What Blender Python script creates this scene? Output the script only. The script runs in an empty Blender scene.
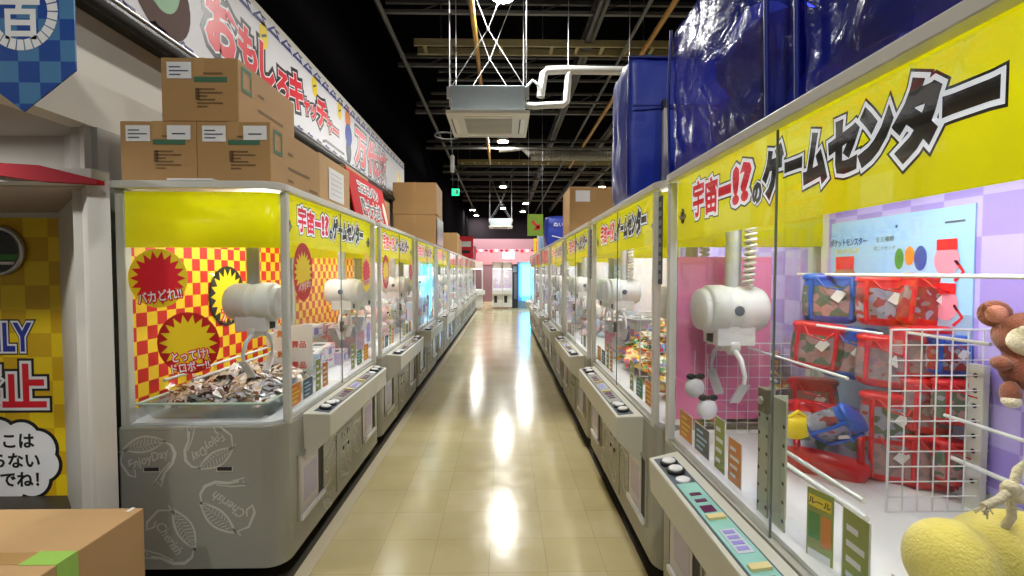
import bpy, math, random
from mathutils import Vector, Matrix
random.seed(7)
C = bpy.context.scene.collection
PI = math.pi
sc = bpy.context.scene

# ------------------------------------------------------------------ materials
MATS = {}
def srgb(r, g, b):
    f = lambda c: (c/255/12.92) if c/255 <= .04045 else ((c/255+.055)/1.055)**2.4
    return (f(r), f(g), f(b), 1)
def newmat(name):
    m = bpy.data.materials.new(name); m.use_nodes = True
    MATS[name] = m
    return m, m.node_tree.nodes, m.node_tree.links, m.node_tree.nodes['Principled BSDF']
def mat(name, col, rough=.5, metal=0, emit=0, spec=.5, noise=0, nscale=8, bump=0, bscale=40, coat=0, sheen=0, trans=0):
    if name in MATS: return MATS[name]
    m, N, L, b = newmat(name)
    c = srgb(*col)
    b.inputs['Base Color'].default_value = c
    b.inputs['Roughness'].default_value = rough
    b.inputs['Metallic'].default_value = metal
    b.inputs['Specular IOR Level'].default_value = spec
    b.inputs['Coat Weight'].default_value = coat
    b.inputs['Sheen Weight'].default_value = sheen
    if emit:
        b.inputs['Emission Color'].default_value = c
        b.inputs['Emission Strength'].default_value = emit
    tc = N.new('ShaderNodeTexCoord')
    if noise:
        n = N.new('ShaderNodeTexNoise'); n.inputs['Scale'].default_value = nscale; n.inputs['Detail'].default_value = 4
        L.new(tc.outputs['Object'], n.inputs['Vector'])
        r = N.new('ShaderNodeMix'); r.data_type = 'RGBA'
        r.inputs['A'].default_value = tuple(x*(1-noise) for x in c[:3])+(1,)
        r.inputs['B'].default_value = tuple(min(1, x*(1+noise)) for x in c[:3])+(1,)
        L.new(n.outputs['Fac'], r.inputs['Factor']); L.new(r.outputs['Result'], b.inputs['Base Color'])
    if bump:
        n2 = N.new('ShaderNodeTexNoise'); n2.inputs['Scale'].default_value = bscale; n2.inputs['Detail'].default_value = 3
        L.new(tc.outputs['Object'], n2.inputs['Vector'])
        bp = N.new('ShaderNodeBump'); bp.inputs['Strength'].default_value = bump; bp.inputs['Distance'].default_value = .01
        L.new(n2.outputs['Fac'], bp.inputs['Height']); L.new(bp.outputs['Normal'], b.inputs['Normal'])
    if trans:
        t = N.new('ShaderNodeBsdfTranslucent'); t.inputs['Color'].default_value = c
        mx = N.new('ShaderNodeMixShader'); mx.inputs['Fac'].default_value = trans
        L.new(b.outputs['BSDF'], mx.inputs[1]); L.new(t.outputs['BSDF'], mx.inputs[2])
        L.new(mx.outputs['Shader'], N['Material Output'].inputs['Surface'])
    return m
def glass(name, tint=(1, 1, 1), refl=.35, rough=.03, opac=0, opcol=(255, 255, 255)):
    m, N, L, b = newmat(name)
    t = N.new('ShaderNodeBsdfTransparent'); t.inputs['Color'].default_value = (*tint, 1)
    g = N.new('ShaderNodeBsdfGlossy'); g.inputs['Roughness'].default_value = rough
    lw = N.new('ShaderNodeFresnel'); lw.inputs['IOR'].default_value = 1.35
    mu = N.new('ShaderNodeMath'); mu.operation = 'MULTIPLY'; mu.inputs[1].default_value = refl
    L.new(lw.outputs['Fac'], mu.inputs[0])
    mx = N.new('ShaderNodeMixShader'); L.new(mu.outputs['Value'], mx.inputs['Fac'])
    L.new(t.outputs['BSDF'], mx.inputs[1]); L.new(g.outputs['BSDF'], mx.inputs[2])
    last = mx
    if opac:
        d = N.new('ShaderNodeBsdfDiffuse'); d.inputs['Color'].default_value = srgb(*opcol)
        m2 = N.new('ShaderNodeMixShader'); m2.inputs['Fac'].default_value = opac
        L.new(mx.outputs['Shader'], m2.inputs[1]); L.new(d.outputs['BSDF'], m2.inputs[2]); last = m2
    L.new(last.outputs['Shader'], N['Material Output'].inputs['Surface'])
    N.remove(b)
    return m
def checker(name, c1, c2, size, rough=.5, c3=None):
    m, N, L, b = newmat(name)
    tc = N.new('ShaderNodeTexCoord')
    mp = N.new('ShaderNodeMapping'); mp.inputs['Location'].default_value = (.0131, .0137, .0173)
    L.new(tc.outputs['Object'], mp.inputs['Vector'])
    ck = N.new('ShaderNodeTexChecker'); ck.inputs['Scale'].default_value = 1/size
    ck.inputs['Color1'].default_value = srgb(*c1); ck.inputs['Color2'].default_value = srgb(*c2)
    L.new(mp.outputs['Vector'], ck.inputs['Vector']); L.new(ck.outputs['Color'], b.inputs['Base Color'])
    b.inputs['Roughness'].default_value = rough
    return m
def randmat(name, cols, rough=.35, metal=0, pattern=30, spec=.5):
    """each object its own pick out of a row of colours, with a printed blotch pattern"""
    m, N, L, b = newmat(name)
    oi = N.new('ShaderNodeObjectInfo'); tc = N.new('ShaderNodeTexCoord')
    rp = N.new('ShaderNodeValToRGB'); rp.color_ramp.interpolation = 'CONSTANT'
    el = rp.color_ramp.elements
    while len(el) < len(cols): el.new(.5)
    for i, c in enumerate(cols):
        el[i].position = i/len(cols); el[i].color = srgb(*c)
    nz = N.new('ShaderNodeTexNoise'); nz.inputs['Scale'].default_value = pattern; nz.inputs['Detail'].default_value = 1
    L.new(tc.outputs['Object'], nz.inputs['Vector'])
    mu = N.new('ShaderNodeMath'); mu.operation = 'MULTIPLY_ADD'; mu.inputs[1].default_value = .9
    L.new(nz.outputs['Fac'], mu.inputs[0]); L.new(oi.outputs['Random'], mu.inputs[2])
    fr = N.new('ShaderNodeMath'); fr.operation = 'FRACT'; L.new(mu.outputs['Value'], fr.inputs[0])
    L.new(fr.outputs['Value'], rp.inputs['Fac']); L.new(rp.outputs['Color'], b.inputs['Base Color'])
    b.inputs['Roughness'].default_value = rough; b.inputs['Metallic'].default_value = metal
    return m

body_m = mat('cabinet_grey', (156, 157, 148), .42, noise=.03, nscale=3)
panel_m = mat('panel_cream', (200, 200, 188), .4)
frame_m = mat('frame_white', (206, 206, 200), .4)
white_m = mat('white_plastic', (226, 227, 228), .35)
field_m = mat('field_white', (232, 234, 240), .45)
print_m = mat('print_white', (202, 204, 196), .5)
black_m = mat('black_plastic', (22, 22, 24), .4)
dark_m = mat('dark_recess', (46, 44, 44), .6)
rubber_m = mat('rubber_dark', (38, 36, 34), .8)
yellow_m = mat('header_yellow', (240, 236, 8), .3, coat=.3, trans=.35, emit=.22)
hw_m = mat('header_white', (240, 244, 255), .4, emit=.45)
hr_m = mat('header_red', (232, 24, 48), .4, emit=.3)
red_m = mat('ink_red', (226, 24, 44), .4)
inkw_m = mat('ink_white', (240, 242, 246), .4)
inkb_m = mat('ink_black', (28, 28, 30), .4)
navy_m = mat('ink_navy', (44, 52, 130), .5)
blue_m = mat('ink_blue', (30, 70, 160), .5)
green_m = mat('ink_green', (60, 140, 60), .5)
orange_m = mat('ink_orange', (226, 130, 44), .5)
inky_m = mat('ink_yellow', (244, 214, 30), .45)
pink_m = mat('ink_pink', (230, 140, 170), .5)
lav_m = mat('ink_lavender', (150, 140, 215), .5)
sky_m = mat('poster_sky', (160, 204, 250), .35)
slate_m = mat('ink_slate', (70, 84, 100), .5)
purple_m = mat('pad_purple', (92, 20, 74), .35)
silver_m = mat('strip_silver', (150, 150, 150), .3, noise=.2, nscale=9)
holo_m = mat('strip_turquoise', (150, 205, 196), .25, noise=.25, nscale=6)
lampyellow_m = mat('pad_cream', (224, 208, 150), .3)
steel_m = mat('steel', (190, 192, 195), .3, metal=.9)
chrome_m = mat('white_rod', (228, 230, 234), .25)
glass_m = glass('clear_glass', (.985, .995, .99), .14)
acryl_m = glass('clear_acrylic', (.97, .99, .98), .4, .05, .05, (225, 240, 235))
flap_m = glass('prize_flap', (.8, .8, .84), .4, .1, .45, (190, 190, 200))
checkL = checker('checker_red_yellow', (204, 34, 30), (244, 208, 40), .072)
checkR = checker('checker_purple', (158, 138, 222), (186, 172, 238), .13)
led_m = mat('led_tube', (250, 252, 255), .4, emit=9)
cyan_m = mat('cyan_led', (70, 190, 255), .4, emit=3.5)
lamp_m = mat('lamp_lens', (255, 246, 226), .4, emit=40)
card_m = mat('cardboard', (192, 156, 108), .75, noise=.07, nscale=5, bump=.05)
cardd_m = mat('cardboard_dull', (176, 138, 88), .75, noise=.07, nscale=5, bump=.05)
tape_m = mat('parcel_tape', (190, 152, 100), .25)
gtape_m = mat('green_tape', (158, 206, 92), .4)
paper_m = mat('label_paper', (236, 236, 236), .6)
cgreen_m = mat('carton_green_print', (66, 112, 84), .7)
cink_m = mat('carton_ink', (120, 92, 56), .7)
wall_m = mat('wall_white', (228, 224, 214), .8, noise=.03, nscale=2)
wallg_m = mat('wall_grey', (186, 184, 178), .8)
redtrim_m = mat('trim_red', (160, 12, 34), .7, spec=.15)
joist_m = mat('joist_beige', (150, 138, 96), .6)
purlin_m = mat('purlin_grey', (92, 90, 86), .6)
darksteel_m = mat('steel_dark', (66, 64, 62), .6)
ochre_m = mat('pipe_ochre', (166, 122, 50), .5)
insul_m = mat('insulation_white', (204, 204, 200), .6)
hang_m = mat('hanger_grey', (186, 188, 188), .5)
galv_m = mat('galvanised', (176, 188, 192), .4, metal=.6, noise=.08, nscale=12)
acw_m = mat('aircon_white', (206, 204, 190), .5)
acg_m = mat('aircon_grille', (150, 148, 136), .6)
ceil_m = mat('ceiling_black', (13, 12, 14), .95, spec=.0)
darkfloor_m = mat('floor_dark', (58, 52, 40), .5)  # dark floor colour that includes the shade below the machines
strip_m = mat('floor_strip', (196, 186, 158), .35, noise=.05)
foil_m = randmat('foil_snack', [(240, 240, 244), (226, 228, 236), (132, 88, 54), (236, 236, 240), (206, 190, 160), (240, 240, 246), (110, 72, 52), (222, 224, 232)], .25, .1, 22)
candy_m = randmat('candy_pack', [(220, 40, 44), (246, 208, 40), (238, 238, 232), (84, 170, 70), (240, 150, 60), (246, 226, 150), (230, 90, 60), (60, 120, 200)], .3, 0, 14)
boxprint_m = randmat('box_print', [(236, 236, 242), (214, 196, 226), (240, 200, 214), (196, 214, 238), (228, 228, 234), (236, 150, 170)], .35, 0, 7)
pastel_m = randmat('plush_pastel', [(240, 236, 232), (240, 206, 214), (206, 220, 242), (226, 210, 240), (246, 236, 200)], .9, 0, 2)
redbag_m = mat('bag_red', (206, 22, 36), .35, coat=.3)
bluebag_m = mat('bag_blue', (28, 84, 186), .35, coat=.3)
film_m = randmat('bag_window', [(140, 120, 124), (168, 130, 130), (96, 110, 92), (150, 150, 168), (150, 60, 60)], .15, 0, 16)
yplush_m = mat('plush_yellow', (244, 226, 112), .95, bump=.6, bscale=160, noise=.06, nscale=30, sheen=.4)
bplush_m = mat('plush_brown', (140, 78, 58), .95, bump=.6, bscale=160, sheen=.3)
cplush_m = mat('plush_cream', (238, 226, 206), .95, bump=.6, bscale=160, sheen=.3)
eplush_m = mat('plush_ear', (206, 136, 120), .95, bump=.5, bscale=160)
rope_m = mat('rope_cream', (226, 214, 184), .9, bump=.6, bscale=120)
exitg_m = mat('exit_green', (30, 200, 130), .4, emit=2.2)
pinkglow_m = mat('pink_light_panel', (216, 140, 150), .4, emit=.1)
whiteglow_m = mat('white_light_panel', (250, 240, 246), .4, emit=2.5)
aqua_m = mat('aqua_screen', (90, 205, 240), .4, emit=.9)
bluescr_m = mat('blue_screen', (70, 120, 210), .4, emit=1.0)
pinksheet_m = mat('pink_sheet', (232, 128, 176), .6, noise=.12, nscale=5)

# tinted blue bag film with creases
def bagfilm():
    m, N, L, b = newmat('blue_vinyl')
    b.inputs['Base Color'].default_value = srgb(48, 66, 178); b.inputs['Roughness'].default_value = .22
    b.inputs['Coat Weight'].default_value = .4
    tc = N.new('ShaderNodeTexCoord')
    n = N.new('ShaderNodeTexNoise'); n.inputs['Scale'].default_value = 5; n.inputs['Detail'].default_value = 5; n.inputs['Distortion'].default_value = 1.2
    L.new(tc.outputs['Object'], n.inputs['Vector'])
    bp = N.new('ShaderNodeBump'); bp.inputs['Strength'].default_value = .6; bp.inputs['Distance'].default_value = .05
    L.new(n.outputs['Fac'], bp.inputs['Height']); L.new(bp.outputs['Normal'], b.inputs['Normal'])
    t = N.new('ShaderNodeBsdfTransparent'); t.inputs['Color'].default_value = (.34, .38, .95, 1)
    mx = N.new('ShaderNodeMixShader'); mx.inputs['Fac'].default_value = .6
    L.new(b.outputs['BSDF'], mx.inputs[1]); L.new(t.outputs['BSDF'], mx.inputs[2])
    L.new(mx.outputs['Shader'], N['Material Output'].inputs['Surface'])
    return m
bluefilm_m = bagfilm()
bluefab_m = mat('blue_bag_fabric', (34, 58, 168), .4, bump=.5, bscale=9, coat=.2)

# waxed vinyl floor tiles
def floormat():
    m, N, L, b = newmat('floor_tiles')
    tc = N.new('ShaderNodeTexCoord')
    mp = N.new('ShaderNodeMapping'); mp.inputs['Location'].default_value = (.996, -2.358+.307*8, 0)
    L.new(tc.outputs['Object'], mp.inputs['Vector'])
    br = N.new('ShaderNodeTexBrick'); br.offset = 0; br.squash = 1
    br.inputs['Scale'].default_value = 1; br.inputs['Mortar Size'].default_value = .0016; br.inputs['Mortar Smooth'].default_value = .3
    br.inputs['Brick Width'].default_value = .307; br.inputs['Row Height'].default_value = .307
    br.inputs['Color1'].default_value = srgb(200, 188, 142); br.inputs['Color2'].default_value = srgb(206, 195, 154)
    br.inputs['Mortar'].default_value = srgb(172, 160, 124)
    L.new(mp.outputs['Vector'], br.inputs['Vector'])
    n = N.new('ShaderNodeTexNoise'); n.inputs['Scale'].default_value = 2.2; n.inputs['Detail'].default_value = 6
    L.new(tc.outputs['Object'], n.inputs['Vector'])
    mx = N.new('ShaderNodeMix'); mx.data_type = 'RGBA'; mx.blend_type = 'MULTIPLY'
    rp = N.new('ShaderNodeValToRGB'); rp.color_ramp.elements[0].position = .3; rp.color_ramp.elements[0].color = (.84, .82, .76, 1)
    rp.color_ramp.elements[1].position = .7; rp.color_ramp.elements[1].color = (1, 1, 1, 1)
    L.new(n.outputs['Fac'], rp.inputs['Fac'])
    mx.inputs['Factor'].default_value = 1
    L.new(br.outputs['Color'], mx.inputs['A']); L.new(rp.outputs['Color'], mx.inputs['B'])
    L.new(mx.outputs['Result'], b.inputs['Base Color'])
    n2 = N.new('ShaderNodeTexNoise'); n2.inputs['Scale'].default_value = 7; n2.inputs['Detail'].default_value = 4
    L.new(tc.outputs['Object'], n2.inputs['Vector'])
    mr = N.new('ShaderNodeMapRange'); mr.inputs['To Min'].default_value = .1; mr.inputs['To Max'].default_value = .24
    L.new(n2.outputs['Fac'], mr.inputs['Value']); L.new(mr.outputs['Result'], b.inputs['Roughness'])
    bp = N.new('ShaderNodeBump'); bp.inputs['Strength'].default_value = .05; bp.inputs['Distance'].default_value = .02
    L.new(n2.outputs['Fac'], bp.inputs['Height']); L.new(bp.outputs['Normal'], b.inputs['Normal'])
    b.inputs['Specular IOR Level'].default_value = .75
    return m
floor_m = floormat()

# ------------------------------------------------------------------ mesh builder
TXT = {}
def textmesh(s, offset=0, bevel=0):
    k = (s, offset, bevel)
    if k in TXT: return TXT[k]
    c = bpy.data.curves.new('lettering', 'FONT'); c.body = s; c.size = 1; c.offset = offset
    c.resolution_u = 2; c.bevel_depth = bevel; c.bevel_resolution = 0; c.fill_mode = 'FRONT' if not bevel else 'BOTH'
    o = bpy.data.objects.new('lettering', c); C.objects.link(o)
    dg = bpy.context.evaluated_depsgraph_get(); dg.update()
    me = bpy.data.meshes.new_from_object(o.evaluated_get(dg))
    v = [tuple(p.co) for p in me.vertices]; f = [tuple(p.vertices) for p in me.polygons]
    bpy.data.objects.remove(o); bpy.data.curves.remove(c); bpy.data.meshes.remove(me)
    TXT[k] = (v, f)
    return TXT[k]

class MB:
    def __init__(s): s.v = []; s.f = []; s.mi = []; s.sm = []; s.mats = []
    def _m(s, m):
        if m not in s.mats: s.mats.append(m)
        return s.mats.index(m)
    def add(s, vs, fs, m, smooth=False, T=None):
        o = len(s.v); i = s._m(m)
        s.v += [tuple(T @ Vector(p)) for p in vs] if T is not None else [tuple(p) for p in vs]
        for f in fs: s.f.append(tuple(k+o for k in f)); s.mi.append(i); s.sm.append(smooth)
        return s
    def box(s, x0, y0, z0, x1, y1, z1, m, T=None):
        if x0 > x1: x0, x1 = x1, x0
        if y0 > y1: y0, y1 = y1, y0
        if z0 > z1: z0, z1 = z1, z0
        vs = [(x, y, z) for z in (z0, z1) for x, y in ((x0, y0), (x1, y0), (x1, y1), (x0, y1))]
        return s.add(vs, [(3, 2, 1, 0), (4, 5, 6, 7), (0, 1, 5, 4), (1, 2, 6, 5), (2, 3, 7, 6), (3, 0, 4, 7)], m, False, T)
    def prism(s, poly, z0, z1, m, T=None, top=None, smooth_sides=False):
        n = len(poly); top = top or poly
        vs = [(x, y, z0) for x, y in poly]+[(x, y, z1) for x, y in top]
        s.add(vs, [tuple(range(n-1, -1, -1)), tuple(range(n, 2*n))], m, False, T)
        return s.add(vs, [(i, (i+1) % n, n+(i+1) % n, n+i) for i in range(n)], m, smooth_sides, T)
    def ring(s, outer, inner, z0, z1, m, T=None):
        n = len(outer)
        vs = [(x, y, z) for z in (z0, z1) for P in (outer, inner) for x, y in P]
        fs = []
        for i in range(n):
            j = (i+1) % n
            fs += [(i, j, 2*n+j, 2*n+i), (n+j, n+i, 3*n+i, 3*n+j), (2*n+i, 2*n+j, 3*n+j, 3*n+i), (j, i, n+i, n+j)]
        return s.add(vs, fs, m, False, T)
    def wall(s, path, th, z0, z1, m, T=None, smooth=True):
        """thin upright wall following a path in plan"""
        off = []
        for i, p in enumerate(path):
            a = Vector(path[max(i-1, 0)]); b = Vector(path[min(i+1, len(path)-1)])
            d = (b-a).normalized(); off.append((p[0]-d.y*th, p[1]+d.x*th))
        n = len(path)
        vs = [(x, y, z) for z in (z0, z1) for P in (path, off) for x, y in P]
        fs = []
        for i in range(n-1):
            j = i+1
            fs += [(i, j, 2*n+j, 2*n+i), (n+j, n+i, 3*n+i, 3*n+j), (2*n+i, 2*n+j, 3*n+j, 3*n+i), (j, i, n+i, n+j)]
        fs += [(0, 2*n, 3*n, n), (n-1, 2*n-1, 4*n-1, 3*n-1)]
        return s.add(vs, fs, m, smooth, T)
    def tube(s, pts, r, m, seg=8, T=None, closed=False):
        pts = [Vector(p) for p in pts]; n = len(pts); vs = []; up = None
        rr = r if isinstance(r, (list, tuple)) else [r]*n
        for i, p in enumerate(pts):
            a = pts[i-1] if (i or closed) else p; b = pts[(i+1) % n] if (i < n-1 or closed) else p
            d = (b-a); d = d.normalized() if d.length > 1e-9 else Vector((0, 0, 1))
            if up is None: up = Vector((0, 0, 1)) if abs(d.z) < .9 else Vector((1, 0, 0))
            x = up.cross(d)
            if x.length < 1e-6: x = Vector((1, 0, 0)).cross(d)
            x.normalize(); up = d.cross(x).normalized()
            vs += [p+x*math.cos(2*PI*k/seg)*rr[i]+up*math.sin(2*PI*k/seg)*rr[i] for k in range(seg)]
        fs = []
        for i in range(n if closed else n-1):
            j = (i+1) % n
            fs += [(i*seg+k, i*seg+(k+1) % seg, j*seg+(k+1) % seg, j*seg+k) for k in range(seg)]
        s.add(vs, fs, m, True, T)
        if not closed: s.add(vs, [tuple(range(seg-1, -1, -1)), tuple(range((n-1)*seg, n*seg))], m, False, T)
        return s
    def lathe(s, prof, m, seg=20, T=None, smooth=True):
        n = len(prof); vs = []
        for r, z in prof: vs += [(r*math.cos(2*PI*k/seg), r*math.sin(2*PI*k/seg), z) for k in range(seg)]
        fs = [(i*seg+k, i*seg+(k+1) % seg, (i+1)*seg+(k+1) % seg, (i+1)*seg+k) for i in range(n-1) for k in range(seg)]
        s.add(vs, fs, m, smooth, T)
        return s.add(vs, [tuple(range(seg-1, -1, -1)), tuple(range((n-1)*seg, n*seg))], m, False, T)
    def ball(s, c, r, m, seg=16, T=None):
        r = r if isinstance(r, (tuple, list)) else (r, r, r); k = seg//2
        vs = [(c[0], c[1], c[2]-r[2])]
        for i in range(1, k):
            a = -PI/2+PI*i/k
            vs += [(c[0]+r[0]*math.cos(a)*math.cos(2*PI*j/seg), c[1]+r[1]*math.cos(a)*math.sin(2*PI*j/seg), c[2]+r[2]*math.sin(a)) for j in range(seg)]
        vs.append((c[0], c[1], c[2]+r[2])); fs = []
        for j in range(seg):
            fs.append((0, 1+(j+1) % seg, 1+j))
            for i in range(k-2): fs.append((1+i*seg+j, 1+i*seg+(j+1) % seg, 1+(i+1)*seg+(j+1) % seg, 1+(i+1)*seg+j))
            fs.append((1+(k-2)*seg+j, 1+(k-2)*seg+(j+1) % seg, len(vs)-1))
        return s.add(vs, fs, m, True, T)
    def build(s, name, parent=None, bevel=0, remesh=0, subsurf=0, loc=None):
        me = bpy.data.meshes.new(name); me.from_pydata(s.v, [], s.f)
        for m in s.mats: me.materials.append(m)
        me.polygons.foreach_set('material_index', s.mi); me.polygons.foreach_set('use_smooth', s.sm)
        me.update()
        o = bpy.data.objects.new(name, me); C.objects.link(o)
        if parent: o.parent = parent
        if loc: o.location = loc
        if bevel:
            b = o.modifiers.new('Bevel', 'BEVEL'); b.width = bevel; b.segments = 2; b.limit_method = 'ANGLE'; b.angle_limit = .7
        if remesh:
            r = o.modifiers.new('Remesh', 'REMESH'); r.mode = 'VOXEL'; r.voxel_size = remesh; r.use_smooth_shade = True
            q = o.modifiers.new('Smooth', 'SMOOTH'); q.iterations = 6; q.factor = .6
        if subsurf:
            q = o.modifiers.new('Subdivision', 'SUBSURF'); q.levels = subsurf; q.render_levels = subsurf
        return o

class Art:
    """flat print on a plane: o + a*ax + b*ay, layers lifted along the normal"""
    def __init__(s, mb, o, ax, ay, step=.0008, base=.0012):
        s.mb = mb; s.o = Vector(o); s.ax = Vector(ax); s.ay = Vector(ay); s.n = s.ax.cross(s.ay).normalized(); s.step = step; s.base = base
    def p(s, a, b, l): return s.o+s.ax*a+s.ay*b+s.n*(s.base+s.step*l)
    def poly(s, pts, m, l=0): s.mb.add([s.p(a, b, l) for a, b in pts], [tuple(range(len(pts)))], m)
    def rect(s, a0, b0, a1, b1, m, l=0): s.poly([(a0, b0), (a1, b0), (a1, b1), (a0, b1)], m, l)
    def disc(s, a, b, ra, m, l=0, rb=None, n=28, rot=0):
        rb = rb or ra
        s.poly([(a+ra*math.cos(t)*math.cos(rot)-rb*math.sin(t)*math.sin(rot), b+ra*math.cos(t)*math.sin(rot)+rb*math.sin(t)*math.cos(rot)) for t in [2*PI*k/n for k in range(n)]], m, l)
    def star(s, a, b, r0, r1, n, m, l=0):
        s.poly([(a+(r1 if k % 2 == 0 else r0)*math.cos(PI*k/n), b+(r1 if k % 2 == 0 else r0)*math.sin(PI*k/n)) for k in range(2*n)], m, l)
    def strip(s, pts, w, m, l=0):
        L = []; R = []
        for i, p in enumerate(pts):
            a = Vector(pts[max(i-1, 0)]); b = Vector(pts[min(i+1, len(pts)-1)]); d = (b-a)
            d = d.normalized() if d.length > 1e-9 else Vector((1, 0))
            ww = w[i] if isinstance(w, (list, tuple)) else w
            L.append((p[0]-d.y*ww/2, p[1]+d.x*ww/2)); R.append((p[0]+d.y*ww/2, p[1]-d.x*ww/2))
        n = len(pts)
        s.mb.add([s.p(a, b, l) for a, b in L+R], [(i, n+i, n+i+1, i+1) for i in range(n-1)], m)
    def width(s, t, size, sx=1):
        v, _ = textmesh(t, 0, 0); return (max(p[0] for p in v)-min(p[0] for p in v))*size*sx
    def text(s, t, size, a, b, m, l=0, offset=0, bevel=0, sx=1, rot=0, align='C', shear=0):
        v, f = textmesh(t, offset, bevel); v0, _ = textmesh(t, 0, 0)
        if not v: return 0
        x0 = min(p[0] for p in v0); x1 = max(p[0] for p in v0); y0 = min(p[1] for p in v0); y1 = max(p[1] for p in v0)
        cx = (x0+x1)/2 if align == 'C' else x0; cy = (y0+y1)/2
        out = []
        for p in v:
            x = (p[0]-cx)*size*sx+shear*(p[1]-cy)*size; y = (p[1]-cy)*size
            q = s.p(a+x*math.cos(rot)-y*math.sin(rot), b+x*math.sin(rot)+y*math.cos(rot), l)
            out.append(q+s.n*p[2]*.004)
        s.mb.add(out, f, m)
        return (x1-x0)*size*sx
    def outlined(s, t, size, a, b, fill, l=0, sx=1, rot=0, b1=.05, b2=.09, bold=.02, c1=None, c2=None, shear=0, fb=0):
        if b2: s.text(t, size, a, b, c2 or inkb_m, l, bold, b2, sx, rot, shear=shear)
        if b1: s.text(t, size, a, b, c1 or inkw_m, l+1, bold, b1, sx, rot, shear=shear)
        return s.text(t, size, a, b, fill, l+2, bold, fb, sx, rot, shear=shear)

def tag(o, label=None, cat=None, group=None, kind=None):
    if label: o['label'] = label
    if cat: o['category'] = cat
    if group: o['group'] = group
    if kind: o['kind'] = kind
    return o
def empty(name, loc=(0, 0, 0), rz=0):
    o = bpy.data.objects.new(name, None); o.empty_display_size = .1; C.objects.link(o)
    o.location = loc; o.rotation_euler = (0, 0, rz); return o
def kids(o): return [c for c in C.objects if c.parent == o]
def copy_tree(o, parent=None, table=None):
    if table is None:
        table = {}
        for c in C.objects:
            if c.parent: table.setdefault(c.parent.name, []).append(c)
    c = o.copy(); C.objects.link(c); c.parent = parent
    for ch in table.get(o.name, []): copy_tree(ch, c, table)
    return c
def struct(o): o['kind'] = 'structure'; return o
def lookT(loc, rx=0, ry=0, rz=0): return Matrix.Translation(loc) @ Matrix.Rotation(rz, 4, 'Z') @ Matrix.Rotation(ry, 4, 'Y') @ Matrix.Rotation(rx, 4, 'X')

# ------------------------------------------------------------------ camera
H = 1.56; F = 464.
cam = bpy.data.objects.new('camera', bpy.data.cameras.new('camera')); C.objects.link(cam)
cam.data.sensor_width = 36; cam.data.lens = F/1024*36; cam.data.clip_start = .02; cam.data.clip_end = 100
yaw = math.atan(9/F); pit = math.atan(16/F)
cam.location = (0, 0, H); cam.rotation_euler = (PI/2-pit, 0, -yaw)
sc.camera = cam

# ------------------------------------------------------------------ room shell
XL, XR = -1.09, .75
Y1L, Y1R = 3.18, 1.30            # centres of the first machine of each row
P = 1.80                         # pitch along a row
struct(MB().box(-1.0, -2, -.05, 8, 27, 0, floor_m).build('floor'))
struct(MB().box(-1.075, 2.1, -.049, -1.0, 20, .0008, strip_m).build('trim_1'))
struct(MB().box(-4.6, -2, -.05, -1.0005, 27, -.0002, darkfloor_m).build('trim_2'))  # dark sheet under the left row, machine shade put into its colour
struct(MB().box(.745, -1, .0002, 1.6, 12.95, .0015, darkfloor_m).build('trim_3'))  # dark sheet under the right row: grime and shade in one colour
struct(MB().box(-5, -3, 5.6, 9, 28, 5.7, ceil_m).build('ceiling'))
# left wall: pale panel up to the banner, black above and beyond it
lw = MB()
lw.box(-2.12, 2.22, 2.27, -2.0, 9.5, 3.75, wall_m).box(-2.12, .2, 2.27, -2.0, 2.22, 3.75, wall_m)
lw.box(-2.12, 2.34, 0, -1.99, 9.5, 2.27, wallg_m)
lw.box(-2.14, -2, 3.75, -2.0, 9.5, 5.6, ceil_m).box(-2.14, 9.5, 0, -2.0, 27, 5.6, ceil_m)
struct(lw.build('wall_left'))
struct(MB().box(-5, 27, 0, 9, 27.1, 5.6, mat('back_dim', (34, 30, 33), .9, spec=0)).build('wall_back'))
struct(MB().box(8, -3, 0, 8.1, 27, 5.6, mat('side_dim', (60, 58, 60), .8)).build('wall_right'))
struct(MB().box(-4.7, -3, 0, -4.6, 3.4, 5.6, wallg_m).build('wall_side'))
struct(MB().box(-4.6, 3.3, 0, -3.0, 3.4, 2.0, wallg_m).build('wall_recess_back'))
struct(MB().box(-5, -3.1, 0, 9, -3, 5.6, mat('rear_dim', (120, 118, 114), .8)).build('wall_front'))

# recess with the staff door on the left
dw = MB()
dw.prism([(-1.925, 2.2), (-1.822, 2.2), (-1.87, 2.25), (-1.95, 2.32), (-2.98, 3.31), (-3.055, 3.26)], 0, 1.98, frame_m)
struct(dw.build('wall_recess'))
hd = MB()
hd.box(-4.6, 2.16, 1.97, -1.87, 2.26, 2.03, wallg_m)
hd.prism([(-4.6, 2.26), (-1.93, 2.26), (-1.93, 2.32), (-2.98, 3.32), (-4.6, 3.32)], 1.965, 2.02, mat('soffit_brown', (176, 160, 148), .8))
hd.prism([(-4.6, 2.5), (-2.3, 2.5), (-2.02, 2.3), (-2.02, 2.4), (-2.3, 2.6), (-4.6, 2.6)], 2.02, 2.27, wallg_m)
struct(hd.build('wall_header'))
struct(MB().prism([(-3.6, 1.2), (-2.12, 1.2), (-2.12, 3.3), (-3.6, 3.3)], 2.27, 2.34, wallg_m).build('trim_4'))
rt = MB()
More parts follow.
